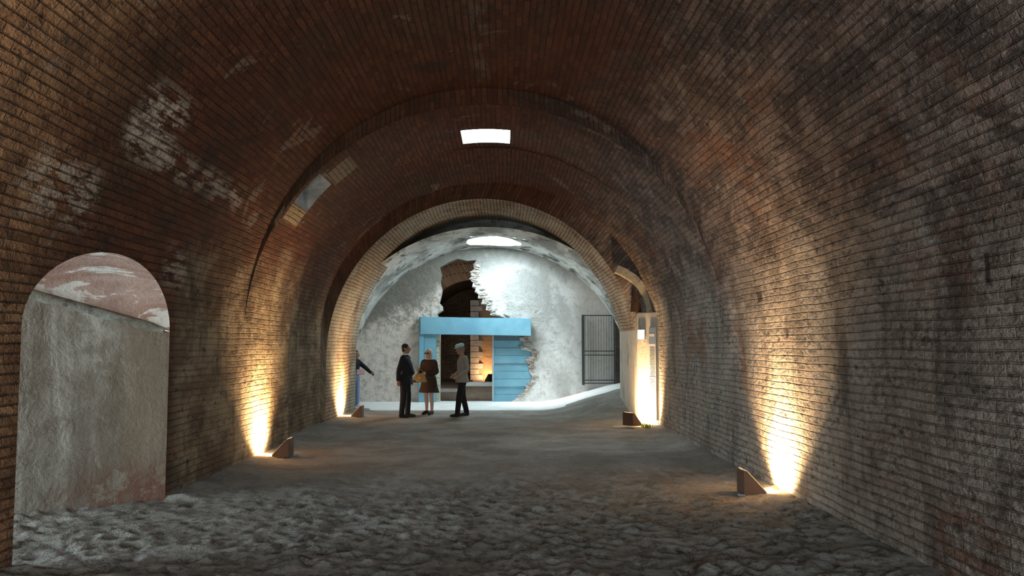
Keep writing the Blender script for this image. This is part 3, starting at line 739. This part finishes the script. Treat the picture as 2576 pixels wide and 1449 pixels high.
while z > .3:
    if not (1.02 < z < 1.08):
        e = .205 - rng.uniform(0, .03)
        v = [me_all.verts.new(on_face(s, zz_, o)) for s in (.05, e) for o in (.0452, .047) for zz_ in (z-.010, z)]
        for f in ((0,1,3,2),(4,6,7,5),(0,4,5,1),(2,3,7,6),(0,2,6,4),(1,5,7,3)): me_all.faces.new([v[i] for i in f])
    z -= .028
o = rel(from_bm('text_lines', me_all, m_ink), pn); o['kind'] = 'stuff'
rel(from_bm('divider_line', slab(.04, .21, 1.045, 1.06, .0452, .048), m_ink), pn)
bm.free()
lb = empty('light_box', on_face(.44, 1.86, .03), 0, 'small glowing white light box high on the pale pier, left of the information panel', 'light')
rel(from_bm('casing', slab(.34, .54, 1.84, 2.05, .02, .05), plain('grey_casing', (.5,.5,.48))), lb)
rel(from_bm('diffuser', slab(.35, .53, 1.85, 2.04, .051, .06), glow('light_box_glow', (1, .97, .88), 5)), lb)['label'] = 'glowing white diffuser'
rel(from_bm('bracket', slab(.36, .52, 1.78, 1.80, .02, .05), plain('bracket_pale', (.6,.58,.5))), lb)

# ------------------------------------------------------------------ weeds catching the light at the pier foot
tuft = bmesh.new()
for k in range(46):
    a = rng.uniform(0, 2*PI); L_ = rng.uniform(.08, .2); b = Vector((2.93+rng.uniform(-.12, .12), 17.20+rng.uniform(-.08, .06), .03)); d = Vector((math.cos(a)*.5, math.sin(a)*.5, 1)).normalized(); s = Vector((-math.sin(a), math.cos(a), 0))*.009
    pts = [(b-s, b+s), (b+d*L_*.5-s*.9, b+d*L_*.5+s*.9), (b+d*L_+Vector((math.cos(a), math.sin(a), -.6))*.04,)]
    v = [tuft.verts.new(p) for q in pts for p in q]; tuft.faces.new((v[0], v[1], v[3], v[2])); tuft.faces.new((v[2], v[3], v[4]))
o = from_bm('weeds', tuft, plain('yellow_green_leaf', (.45,.5,.06), .6))
tag(o, 'tuft of yellow green weeds lit by the floodlight at the foot of the pale pier', 'plant', kind='stuff')

# ------------------------------------------------------------------ iron gate on the back wall, right
m_iron = plain('dark_iron', (.06,.065,.065), .6, .2, 30, .5)
ga = W(1466, 792, 24.85); gb = W(1545, 966, 24.85)
gate = empty('iron_gate', (ga[0], 24.85, gb[1]), 0, 'tall dark iron bar gate at the right end of the daylit back wall', 'gate')
bm = bmesh.new(); box(bm, (ga[0]-.03, 24.80, gb[1]-.02), (ga[0]+.05, 24.88, ga[1])); rel(from_bm('hinge_post', bm, m_iron), gate)
bm = bmesh.new(); bar(bm, (gb[0], 24.84, gb[1]), (gb[0], 24.84, ga[1]), .018); rel(from_bm('latch_post', bm, m_iron), gate)
for zr in (ga[1]-.02, gb[1]+.98, gb[1]+.86, gb[1]+.12, gb[1]+.03):
    bm = bmesh.new(); bar(bm, (ga[0], 24.84, zr), (gb[0], 24.84, zr), .014); rel(from_bm('rail', bm, m_iron), gate)
for i in range(1, 12):
    bm = bmesh.new(); x = ga[0] + (gb[0]-ga[0])*i/12; bar(bm, (x, 24.84, gb[1]), (x, 24.84, ga[1]), .0045, 6); rel(from_bm('bar', bm, m_iron), gate)
# solid strip beside the gate, coloured dark for the shade in a gap
bm = bmesh.new(); box(bm, (W(1547,0)[0], 24.9, .4), (W(1566,0)[0], 25.02, W(0,772)[1])); struct(from_bm('trim_16', bm, plaster_mat('gap_shade', (.07,.055,.045), (.11,.085,.065), None, 3)))

# ------------------------------------------------------------------ people
def ring_loft(bm, rings, seg=20, caps=True):
    R = []
    for (c, a, b) in rings:
        R.append([bm.verts.new((c[0]+a*math.cos(2*PI*i/seg), c[1]+b*math.sin(2*PI*i/seg), c[2])) for i in range(seg)])
    for A, B in zip(R, R[1:]):
        for i in range(seg): bm.faces.new((A[i], A[(i+1)%seg], B[(i+1)%seg], B[i]))
    if caps: bm.faces.new(R[0][::-1]); bm.faces.new(R[-1])
def tube(bm, pts, rad, seg=12, sub=4):
    pts = [Vector(p) for p in pts]; P = []; Rr = []
    n = len(pts)
    for i in range(n-1):
        p0, p1, p2, p3 = pts[max(0,i-1)], pts[i], pts[i+1], pts[min(n-1,i+2)]
        for k in range(sub):
            t_ = k/sub
            P.append(.5*((2*p1)+(p2-p0)*t_+(2*p0-5*p1+4*p2-p3)*t_*t_+(3*p1-p0-3*p2+p3)*t_**3)); Rr.append(rad[i]*(1-t_)+rad[i+1]*t_)
    P.append(pts[-1]); Rr.append(rad[-1])
    P = [P[0]-(P[1]-P[0]).normalized()*Rr[0]*.6] + P + [P[-1]+(P[-1]-P[-2]).normalized()*Rr[-1]*.6]
    Rr = [Rr[0]*.55] + Rr + [Rr[-1]*.55]
    up = None; R = []
    for i, p in enumerate(P):
        d = (P[min(i+1, len(P)-1)]-P[max(0, i-1)]).normalized()
        u = d.orthogonal().normalized() if up is None else (up - d*up.dot(d)).normalized()
        up = u; w = d.cross(u)
        R.append([bm.verts.new(p+(u*math.cos(2*PI*k/seg)+w*math.sin(2*PI*k/seg))*Rr[i]) for k in range(seg)])
    for A, B in zip(R, R[1:]):
        for i in range(seg): bm.faces.new((A[i], A[(i+1)%seg], B[(i+1)%seg], B[i]))
    bm.faces.new(R[0][::-1]); bm.faces.new(R[-1])
def ball(bm, c, r, rot=None, sub=3):
    mt = Matrix.Translation(c) @ (rot.to_4x4() if rot else Matrix.Identity(4)) @ Matrix.Diagonal((*r, 1))
    bmesh.ops.create_icosphere(bm, subdivisions=sub, radius=1, matrix=mt)
def fuse(name, bm, mat, parent, voxel=.012, smooth_it=3):
    """weld overlapping volumes into one continuous skin"""
    bmesh.ops.recalc_face_normals(bm, faces=bm.faces)
    me = bpy.data.meshes.new(name); bm.to_mesh(me); bm.free()
    o = bpy.data.objects.new(name, me); C.objects.link(o)
    m = o.modifiers.new('r', 'REMESH'); m.mode = 'VOXEL'; m.voxel_size = voxel; m.use_smooth_shade = True
    s = o.modifiers.new('s', 'SMOOTH'); s.iterations = smooth_it; s.factor = .5
    dg = bpy.context.evaluated_depsgraph_get(); me2 = bpy.data.meshes.new_from_object(o.evaluated_get(dg)); me2.name = name
    bpy.data.objects.remove(o); bpy.data.meshes.remove(me)
    for p in me2.polygons: p.use_smooth = True
    me2.materials.clear()
    return link(name, me2, mat, parent)
def hand(bm, wr, dirv, palm_n, side, curl=.5, s=1.0):
    """palm plus five separate fingers; dirv points down the hand, palm_n out of the palm"""
    d = Vector(dirv).normalized(); n = Vector(palm_n); n = (n-d*n.dot(d)).normalized(); x = d.cross(n).normalized()*side
    wr = Vector(wr); L_ = .095*s
    rot = Matrix((x, n, d)).transposed()
    ball(bm, wr+d*.05*s, (.042*s, .016*s, .055*s), rot, 2)
    tube(bm, [wr-d*.03, wr+d*.03*s], [.026*s, .024*s], 10, 2)
    for i, (off, ln) in enumerate(((-.030, .062), (-.010, .074), (.011, .070), (.030, .054))):
        b = wr + d*L_*.92 + x*off*s; c = curl*(1+.12*i)
        d1 = (d*math.cos(c*.6)+n*math.sin(c*.6)); d2 = (d*math.cos(c*1.5)+n*math.sin(c*1.5)); d3 = (d*math.cos(c*2.2)+n*math.sin(c*2.2))
        p1 = b+d1*ln*.45*s; p2 = p1+d2*ln*.32*s; p3 = p2+d3*ln*.25*s
        tube(bm, [b-d*.03*s, b, p1, p2, p3], [.009*s, .009*s, .0085*s, .008*s, .007*s], 8, 2)
    b = wr + d*.025*s - x*.036*s
    tube(bm, [b+x*.015, b, b-x*.022*s+d*.028*s+n*.008, b-x*.026*s+d*.056*s+n*.02], [.012*s, .0115*s, .0105*s, .008*s], 8, 2)

def person(loc, rz, label, J, mats, opts):
    """J: joints in the person's own frame, facing -Y, person's left = +X. One continuous body; clothes and hair are its children."""
    r = empty('person', loc, rz, label, 'person', 'visitors')
    hc = Vector(J['head']); nk = Vector(J['neck']); yaw = J.get('yaw', 0); pitch = J.get('pitch', 0)
    Rh = Matrix.Rotation(yaw, 3, 'Z') @ Matrix.Rotation(pitch, 3, 'X')
    hp = lambda x, y, z: hc + Rh @ Vector((x, y, z))
    k = opts.get('girth', 1.0)
    # ---- body
    bm = bmesh.new()
    ball(bm, hp(0, .012, .03), (.075, .094, .088), Rh); ball(bm, hp(0, -.02, -.045), (.056, .066, .07), Rh)
    ball(bm, hp(0, -.045, -.09), (.03, .028, .024), Rh, 2)                     # chin
    tube(bm, [hp(0, -.088, .022), hp(0, -.108, -.012), hp(0, -.104, -.03)], [.009, .013, .015], 8, 3)   # nose
    for s in (-1, 1):
        ball(bm, hp(s*.076, .008, -.008), (.012, .022, .034), Rh, 2)              # ears
        ball(bm, hp(s*.032, -.078, .035), (.026, .012, .009), Rh, 2)              # brows
        ball(bm, hp(s*.036, -.066, -.02), (.024, .02, .022), Rh, 2)               # cheeks
    tube(bm, [nk-Vector((0,0,.06)), nk, hp(0, .015, -.06)], [.066, .056, .054], 14, 3)
    ch, wa, pe = Vector(J['chest']), Vector(J['waist']), Vector(J['pelvis'])
    sl, sr = Vector(J['sh'][0]), Vector(J['sh'][1]); sc = (sl+sr)/2
    ring_loft(bm, [((pe.x,pe.y,pe.z-.10), .10*k, .08*k), ((pe.x,pe.y,pe.z-.03), .155*k, .11*k), ((pe.x,pe.y,pe.z+.05), .155*k, .108*k), ((wa.x,wa.y,wa.z), .132*k, .10*k),
        ((ch.x,ch.y,ch.z-.06), .15*k, .112*k), ((ch.x,ch.y,ch.z+.05), .16*k, .11*k), ((sc.x,sc.y,sc.z-.02), .14, .08), ((nk.x,nk.y,nk.z-.03), .07, .06)])
    for sd, i in ((1, 0), (-1, 1)):
        S_, E_, W_ = (Vector(J[q][i]) for q in ('sh', 'el', 'wr'))
        tube(bm, [sc*.6+S_*.4, S_, S_*.5+E_*.5, E_, E_*.5+W_*.5, W_], [.05, .052, .045, .037, .034, .024], 12)
        hand(bm, W_, J['hd'][i], J['pn'][i], sd, J.get('curl', (.5,.5))[i], opts.get('hs', 1))
        H_, K_, A_ = (Vector(J[q][i]) for q in ('hip', 'kn', 'an'))
        tube(bm, [H_+Vector((0,0,.05)), H_, H_*.5+K_*.5, K_, K_*.6+A_*.4+Vector((0,.012,0)), A_], [.085, .083, .068, .051, .05, .033], 14)
        to = Vector(J['toe'][i]); tube(bm, [A_+Vector((0,.02,-.045)), A_*.5+to*.5+Vector((0,0,-.02)), to], [.03, .032, .024], 10)
    fuse('body', bm, mats['skin'], r, .0085, 2)
    # ---- eyes and mouth
    for s in (-1, 1):
        bm = bmesh.new(); ball(bm, hp(s*.032, -.079, .016), (.013, .007, .007), Rh, 2); from_bm('eye', bm, M_eye, r, True)
    bm = bmesh.new(); tube(bm, [hp(-.022, -.084, -.055), hp(0, -.090, -.054), hp(.022, -.084, -.055)], [.004, .006, .004], 8, 3); from_bm('mouth', bm, M_lip, r, True)
    # ---- hair
    bm = bmesh.new(); hl = opts.get('hair', 'short')
    ball(bm, hp(0, .022, .042), (.083, .098, .088), Rh)
    if hl == 'long':
        ball(bm, hp(0, .045, -.04), (.085, .07, .10), Rh)
        for s in (-1, 1): tube(bm, [hp(s*.066, -.02, .05), hp(s*.083, .0, -.03), hp(s*.075, .01, -.11)], [.02, .024, .018], 10, 3)
    else: ball(bm, hp(0, .05, -.02), (.07, .058, .07), Rh)
    # leave the face free
    cut = [v for v in bm.verts if (Rh.inverted() @ (v.co-hc)).y < -.055 and (Rh.inverted() @ (v.co-hc)).z < .075]
    bmesh.ops.delete(bm, geom=cut, context='VERTS')
    bmesh.ops.holes_fill(bm, edges=bm.edges[:])
    fuse('hair', bm, mats['hair'], r, .008, 1)
    # ---- upper garment
    g = opts.get('gar', dict(hem=.80, flare=.0)); hem = g['hem']; e = .016
    bm = bmesh.new(); bel = g.get('belly', 0)
    low = Vector((pe.x, pe.y, hem))
    ring_loft(bm, [((low.x,low.y,hem), (.175+g['flare'])*k, (.135+g['flare'])*k), ((pe.x,pe.y,pe.z+.03), (.172+g['flare']*.4)*k, .128*k), ((wa.x,wa.y-bel*.6,wa.z-.02), .152*k, .122*k+bel),
        ((ch.x,ch.y-bel*.3,ch.z-.06), .168*k, .13*k+bel*.4), ((ch.x,ch.y,ch.z+.06), .178*k, .128*k), ((sc.x,sc.y,sc.z-.0), .165, .10), ((nk.x,nk.y,nk.z-.045), .085, .075), ((nk.x,nk.y,nk.z-.01), .07, .068)], 28)
    for i in (0, 1):
        S_, E_, W_ = (Vector(J[q][i]) for q in ('sh', 'el', 'wr')); fr = g.get('sleeve', .97)
        if fr > .6: tube(bm, [sc*.5+S_*.5, S_, S_*.5+E_*.5, E_, E_*.5+W_*.5, E_*(1-fr)+W_*fr], [.066, .071, .063, .055, .05, .043], 14)
        else: tube(bm, [sc*.5+S_*.5, S_, S_*.5+E_*.5, S_*.1+E_*.9], [.066, .07, .064, .06], 14)
    fuse(g['name'], bm, mats['top'], r, .011, 3)
    if 'collar' in opts:
        bm = bmesh.new(); bmesh.ops.create_cone(bm, cap_ends=False, segments=24, radius1=.078, radius2=.064, depth=.035, matrix=Matrix.Translation(nk+Vector((0, 0, .012))))
        o = from_bm('collar', bm, mats['collar'], r, True)
        mo = o.modifiers.new('t', 'SOLIDIFY'); mo.thickness = .006
    # ---- lower garment
    if opts.get('lower') == 'trousers':
        bm = bmesh.new()
        ring_loft(bm, [((pe.x,pe.y,pe.z-.13), .12*k, .09*k), ((pe.x,pe.y,pe.z-.04), .168*k, .122*k), ((pe.x,pe.y,pe.z+.06), .166*k, .118*k), ((wa.x,wa.y,wa.z), .145*k, .112*k)], 24)
        for i in (0, 1):
            H_, K_, A_ = (Vector(J[q][i]) for q in ('hip', 'kn', 'an'))
            tube(bm, [H_+Vector((0,0,.03)), H_, H_*.5+K_*.5, K_, K_*.5+A_*.5, A_+Vector((0,0,opts.get('cuff', -.02)))], [.095, .097, .086, .074, .068, .062], 16)
        fuse('trousers', bm, mats['low'], r, .011, 3)
    elif opts.get('lower') == 'skirt':
        bm = bmesh.new(); sk = opts['skirt']
        ring_loft(bm, [((pe.x,pe.y,sk[0]), sk[1], sk[2]), ((pe.x,pe.y,(sk[0]+pe.z)/2), (sk[1]+.17)/2, (sk[2]+.13)/2), ((pe.x,pe.y,pe.z), .168, .125), ((wa.x,wa.y,wa.z), .14, .108)], 32)
        for v in bm.verts:
            a = math.atan2(v.co.y-pe.y, v.co.x-pe.x); f_ = max(0, (pe.z-v.co.z)/.4)*.05; sc_ = 1+f_*math.sin(a*9); v.co.x = pe.x+(v.co.x-pe.x)*sc_; v.co.y = pe.y+(v.co.y-pe.y)*sc_
        fuse('skirt', bm, mats['low'], r, .011, 1)
    # ---- shoes
    for i in (0, 1):
        A_ = Vector(J['an'][i]); to = Vector(J['toe'][i]); f_ = (to-A_); f_.z = 0; f_.normalize(); bm = bmesh.new(); zf = min(A_.z-.08, to.z-.03)
        hb = opts.get('heel', 0)
        tube(bm, [A_-f_*.035+Vector((0,0,-.035)), A_+f_*.05+Vector((0,0,-.042)), Vector((to.x,to.y,A_.z-.055-hb))+f_*.02], [.045, .046, .034], 14)
        for v in bm.verts: v.co.z = max(v.co.z, A_.z-.08-hb)
        if hb: bar(bm, A_-f_*.04+Vector((0,0,-.03)), A_-f_*.04+Vector((0,0,-.08-hb)), .012)
        fuse('shoe', bm, mats['shoe'], r, .008, 1)
    return r, hp, Rh
M_eye = plain('eye_white', (.6,.58,.55), .3); M_lip = plain('lips', (.35,.13,.11), .5)
sk_a = plain('skin_tan', (.36,.19,.13), .55, .08); sk_b = plain('skin_fair', (.62,.40,.31), .55, .08)
hair_dark = plain('hair_dark', (.02,.016,.014), .6, .3, 60); hair_blond = plain('hair_ash_blond', (.62,.55,.38), .6, .3, 60); hair_grey = plain('hair_grey', (.2,.19,.18), .6, .3, 60)
navy = plain('suit_black_navy', (.012,.014,.02), .85, .2, 60); black = plain('black_cloth', (.012,.011,.011), .85, .2, 60); blk_shoe = plain('black_leather', (.012,.011,.01), .4)
coat_br = plain('dark_brown_coat', (.055,.032,.022), .85, .3, 30); shirt = plain('pale_grey_shirt', (.30,.275,.25), .85, .1, 30); white_sh = plain('white_cotton', (.8,.8,.8), .8, .05)
teal = plain('pale_teal_felt', (.42,.62,.60), .85, .1, 40); jean = plain('blue_jeans', (.2,.28,.45), .85, .15, 50); tan_b = plain('tan_leather', (.36,.23,.09), .6, .15, 25); pink = plain('pink_fabric', (.72,.5,.55), .8, .1, 30)

def base(**k):
    J = dict(head=(0,-.02,1.63), neck=(0,.0,1.49), chest=(0,0,1.26), waist=(0,0,1.07), pelvis=(0,0,.93),
        sh=((.175,0,1.41),(-.175,0,1.41)), el=((.225,.03,1.13),(-.225,.03,1.13)), wr=((.235,-.04,.89),(-.235,-.04,.89)),
        hd=((0,-.12,-1),(0,-.12,-1)), pn=((-1,0,0),(1,0,0)), hip=((.095,0,.89),(-.095,0,.89)), kn=((.10,-.01,.49),(-.10,-.01,.49)),
        an=((.10,.02,.085),(-.10,.02,.085)), toe=((.13,-.13,.03),(-.13,-.13,.03)), curl=(.6,.6))
    J.update(k); return J
# facing -Y at rz=0 (towards the camera); rz=+90deg faces +X
# man in the dark suit, facing right
person((-2.33, 20.05, .0), math.radians(78), 'man in a dark suit standing upright on the left of the group, facing right',
    base(el=((.24,.06,1.13),(-.235,.08,1.13)), wr=((.23,-.08,.90),(-.235,.10,.88)), yaw=.12, an=((.11,-.03,.085),(-.10,.05,.085)), kn=((.11,-.04,.49),(-.10,.01,.49)), toe=((.15,-.18,.03),(-.13,-.10,.03))),
    dict(skin=sk_a, hair=hair_dark, top=navy, low=navy, shoe=blk_shoe, collar=white_sh),
    dict(gar=dict(name='jacket', hem=.80, flare=.035, belly=.06), lower='trousers', collar=1, girth=1.12))
# woman with blond hair, facing the camera and left
wr_, hpw, Rw = person((-1.83, 20.85, .0), math.radians(-28), 'woman with blond hair and sunglasses in a dark brown coat, bare legs, facing the man',
    base(head=(0,-.03,1.50), neck=(0,.0,1.37), chest=(0,0,1.16), waist=(0,0,.99), pelvis=(0,0,.86), sh=((.155,0,1.295),(-.155,0,1.295)), el=((.22,.0,1.05),(-.24,-.02,1.06)), wr=((.05,-.20,1.02),(-.17,-.22,1.10)),
        hd=((-.8,-.5,-.1),(0,-.35,-1)), pn=((0,1,-.2),(1,.3,0)), hip=((.085,0,.82),(-.085,0,.82)), kn=((.075,-.01,.46),(-.075,-.01,.46)), an=((.075,.02,.10),(-.075,.02,.10)), toe=((.09,-.12,.03),(-.09,-.12,.03)), curl=(.9,.9)),
    dict(skin=sk_b, hair=hair_blond, top=coat_br, low=coat_br, shoe=blk_shoe),
    dict(gar=dict(name='coat', hem=.66, flare=.045), lower='skirt', skirt=(.55, .27, .22), hair='long', heel=.02, girth=1.05, hs=.92))
bm = bmesh.new()
for s in (-1, 1): ball(bm, hpw(s*.034, -.094, .016), (.031, .008, .022), Rw, 2)
bar(bm, hpw(-.012, -.098, .022), hpw(.012, -.098, .022), .004)
for s in (-1, 1): bar(bm, hpw(s*.062, -.088, .022), hpw(s*.088, .01, .016), .0035)
from_bm('sunglasses', bm, plain('black_lens', (.01,.01,.01), .15), wr_, True)
# tan handbag held by the woman (own object)
bag = empty('handbag', (-2.02, 20.52, .80), math.radians(-20), 'tan leather handbag held by the woman in the brown coat', 'bag')
bm = bmesh.new(); prism(bm, [(-.19, .0), (.17, .02), (.10, .22), (-.05, .24), (-.12, .17)], -.06, .06); bevel_all(bm, .02, 3)
from_bm('pouch', bm, tan_b, bag, True)
bm = bmesh.new(); tube(bm, [(-.07,0,.21), (-.03,0,.30), (.04,0,.31), (.09,0,.21)], [.009,.009,.009,.009], 8, 4); from_bm('handle', bm, tan_b, bag, True)
bm = bmesh.new(); box(bm, (-.02, -.068, .10), (.04, -.058, .14)); from_bm('clasp', bm, m_edge, bag)
# visitor with the pale hat, facing left
pr, hp3, R3 = person((-.98, 20.35, .0), math.radians(-72), 'person in pale teal hat, light shirt and dark trousers before the blue doorway',
    base(head=(0,-.06,1.60), neck=(0,-.01,1.47), sh=((.185,.02,1.39),(-.185,.02,1.39)), el=((.25,.06,1.14),(-.24,.05,1.13)), wr=((.22,-.16,.98),(-.21,-.14,.98)), hd=((0,-.9,-.5),(0,-.9,-.5)),
        an=((.11,-.15,.085),(-.10,.14,.085)), kn=((.10,-.10,.49),(-.10,.04,.49)), toe=((.13,-.30,.03),(-.12,-.01,.03)), pitch=.15),
    dict(skin=sk_a, hair=hair_grey, top=shirt, low=black, shoe=blk_shoe),
    dict(gar=dict(name='shirt', hem=.82, flare=.04, sleeve=.95), lower='trousers', cuff=.0, girth=1.0))
bm = bmesh.new()
ring_loft(bm, [((0,0,0), .082, .10), ((0,0,.03), .098, .118), ((0,-.01,.06), .09, .112), ((0,.0,.085), .05, .06)], 28)
tube(bm, [(-.06,-.08,.005), (0,-.145,.0), (.06,-.08,.005)], [.012,.014,.012], 8, 6)
for i in range(3): tube(bm, [(-.06+.01*i,-.09-.02*i*.5,.005), (0,-.10-.015*i,.004), (.06-.01*i,-.09-.02*i*.5,.005)], [.01,.012,.01], 8, 4)
bmesh.ops.transform(bm, matrix=Matrix.Translation(hp3(0, .01, .075)) @ R3.to_4x4() @ Matrix.Rotation(.12, 4, 'X'), verts=bm.verts)
fuse('hat', bm, teal, pr, .007, 1)
# visitor half hidden by the end of the left wall, arm stretched to the right
pq, hpq, Rq = person((-4.02, 22.75, .04), math.radians(62), 'person half hidden by the end of the left wall, dark sleeve stretched out, white shoes',
    base(head=(0,-.05,1.42), neck=(0,.02,1.31), chest=(0,.0,1.12), waist=(0,.0,.96), pelvis=(0,0,.83), sh=((.15,-.0,1.23),(-.15,-.0,1.23)), el=((.17,-.24,1.07),(-.20,.03,1.0)), wr=((.15,-.45,.93),(-.21,-.04,.78)),
        hd=((0,-1,-.6),(0,-.2,-1)), hip=((.085,0,.79),(-.085,0,.79)), kn=((.09,-.03,.44),(-.09,-.0,.44)), an=((.09,-.03,.085),(-.09,.05,.085)), toe=((.10,-.18,.03),(-.10,-.08,.03))),
    dict(skin=sk_a, hair=hair_dark, top=navy, low=jean, shoe=white_sh),
    dict(gar=dict(name='jacket', hem=.88, flare=.0), lower='trousers', girth=.95))
bm = bmesh.new(); prism(bm, [(-.12, 0), (.12, 0), (.10, .14), (-.10, .14)], -.05, .05); bevel_all(bm, .02, 3)
o = from_bm('shoulder_bag', bm, pink, None, True); o.location = (-3.80, 22.42, .93); o.rotation_euler = (0, 0, .3)
tag(o, 'pale pink bag at the hip of the half hidden person by the left wall', 'bag')

# ------------------------------------------------------------------ daylight
w = bpy.data.worlds.new('sky'); bpy.context.scene.world = w; w.use_nodes = True
bg = w.node_tree.nodes['Background']; bg.inputs[0].default_value = (.74, .92, 1.0, 1); bg.inputs[1].default_value = 30
def portal_light(loc, n, sx_, sy_):
    ld = bpy.data.lights.new('sky_portal', 'AREA'); ld.shape = 'RECTANGLE'; ld.size = sx_; ld.size_y = sy_; ld.cycles.is_portal = True
    o = bpy.data.objects.new('sky_portal', ld); C.objects.link(o); o.location = loc; o.rotation_euler = Vector(n).to_track_quat('-Z', 'Y').to_euler()
portal_light((-.29, 13.7, 5.5), (0, 0, -1), 1.0, 1.1)
portal_light((cxO, cyO, 4.75), (0, 0, -1), 1.9, 2.3)
portal_light((xe-.22, (DO['a']+DO['b'])/2, DO['t']/2), (1, 0, 0), 2.7, 2.5)
portal_light((0, -3.05, 1.45), (0, 1, 0), 3.3, 3.0)
# hazy sun over the ruin
sd = bpy.data.lights.new('hazy_sun', 'SUN'); sd.energy = 9; sd.angle = math.radians(35); sd.color = (.93, .98, 1)
so = bpy.data.objects.new('hazy_sun', sd); C.objects.link(so); so.rotation_euler = Vector((.38, .22, -1)).to_track_quat('-Z', 'Y').to_euler()

# ------------------------------------------------------------------ camera
cd = bpy.data.cameras.new('camera'); cd.sensor_width = 36; cd.lens = F/2576*36; cd.clip_end = 200
cam = bpy.data.objects.new('camera', cd); C.objects.link(cam); cam.location = (0, 0, CAMZ)
cam.rotation_euler = (PI/2 + math.atan((VY-724.5)/F), 0, -math.atan((1288-VX)/F))
sc = bpy.context.scene; sc.camera = cam
sc.view_settings.view_transform = 'Standard'; sc.view_settings.look = 'None'; sc.view_settings.gamma = 1; sc.view_settings.exposure = -0.18
sc.view_settings.use_curve_mapping = False
sc.cycles.use_denoising = True; sc.cycles.max_bounces = 6; sc.cycles.diffuse_bounces = 4; sc.cycles.use_adaptive_sampling = True; sc.cycles.adaptive_threshold = .06
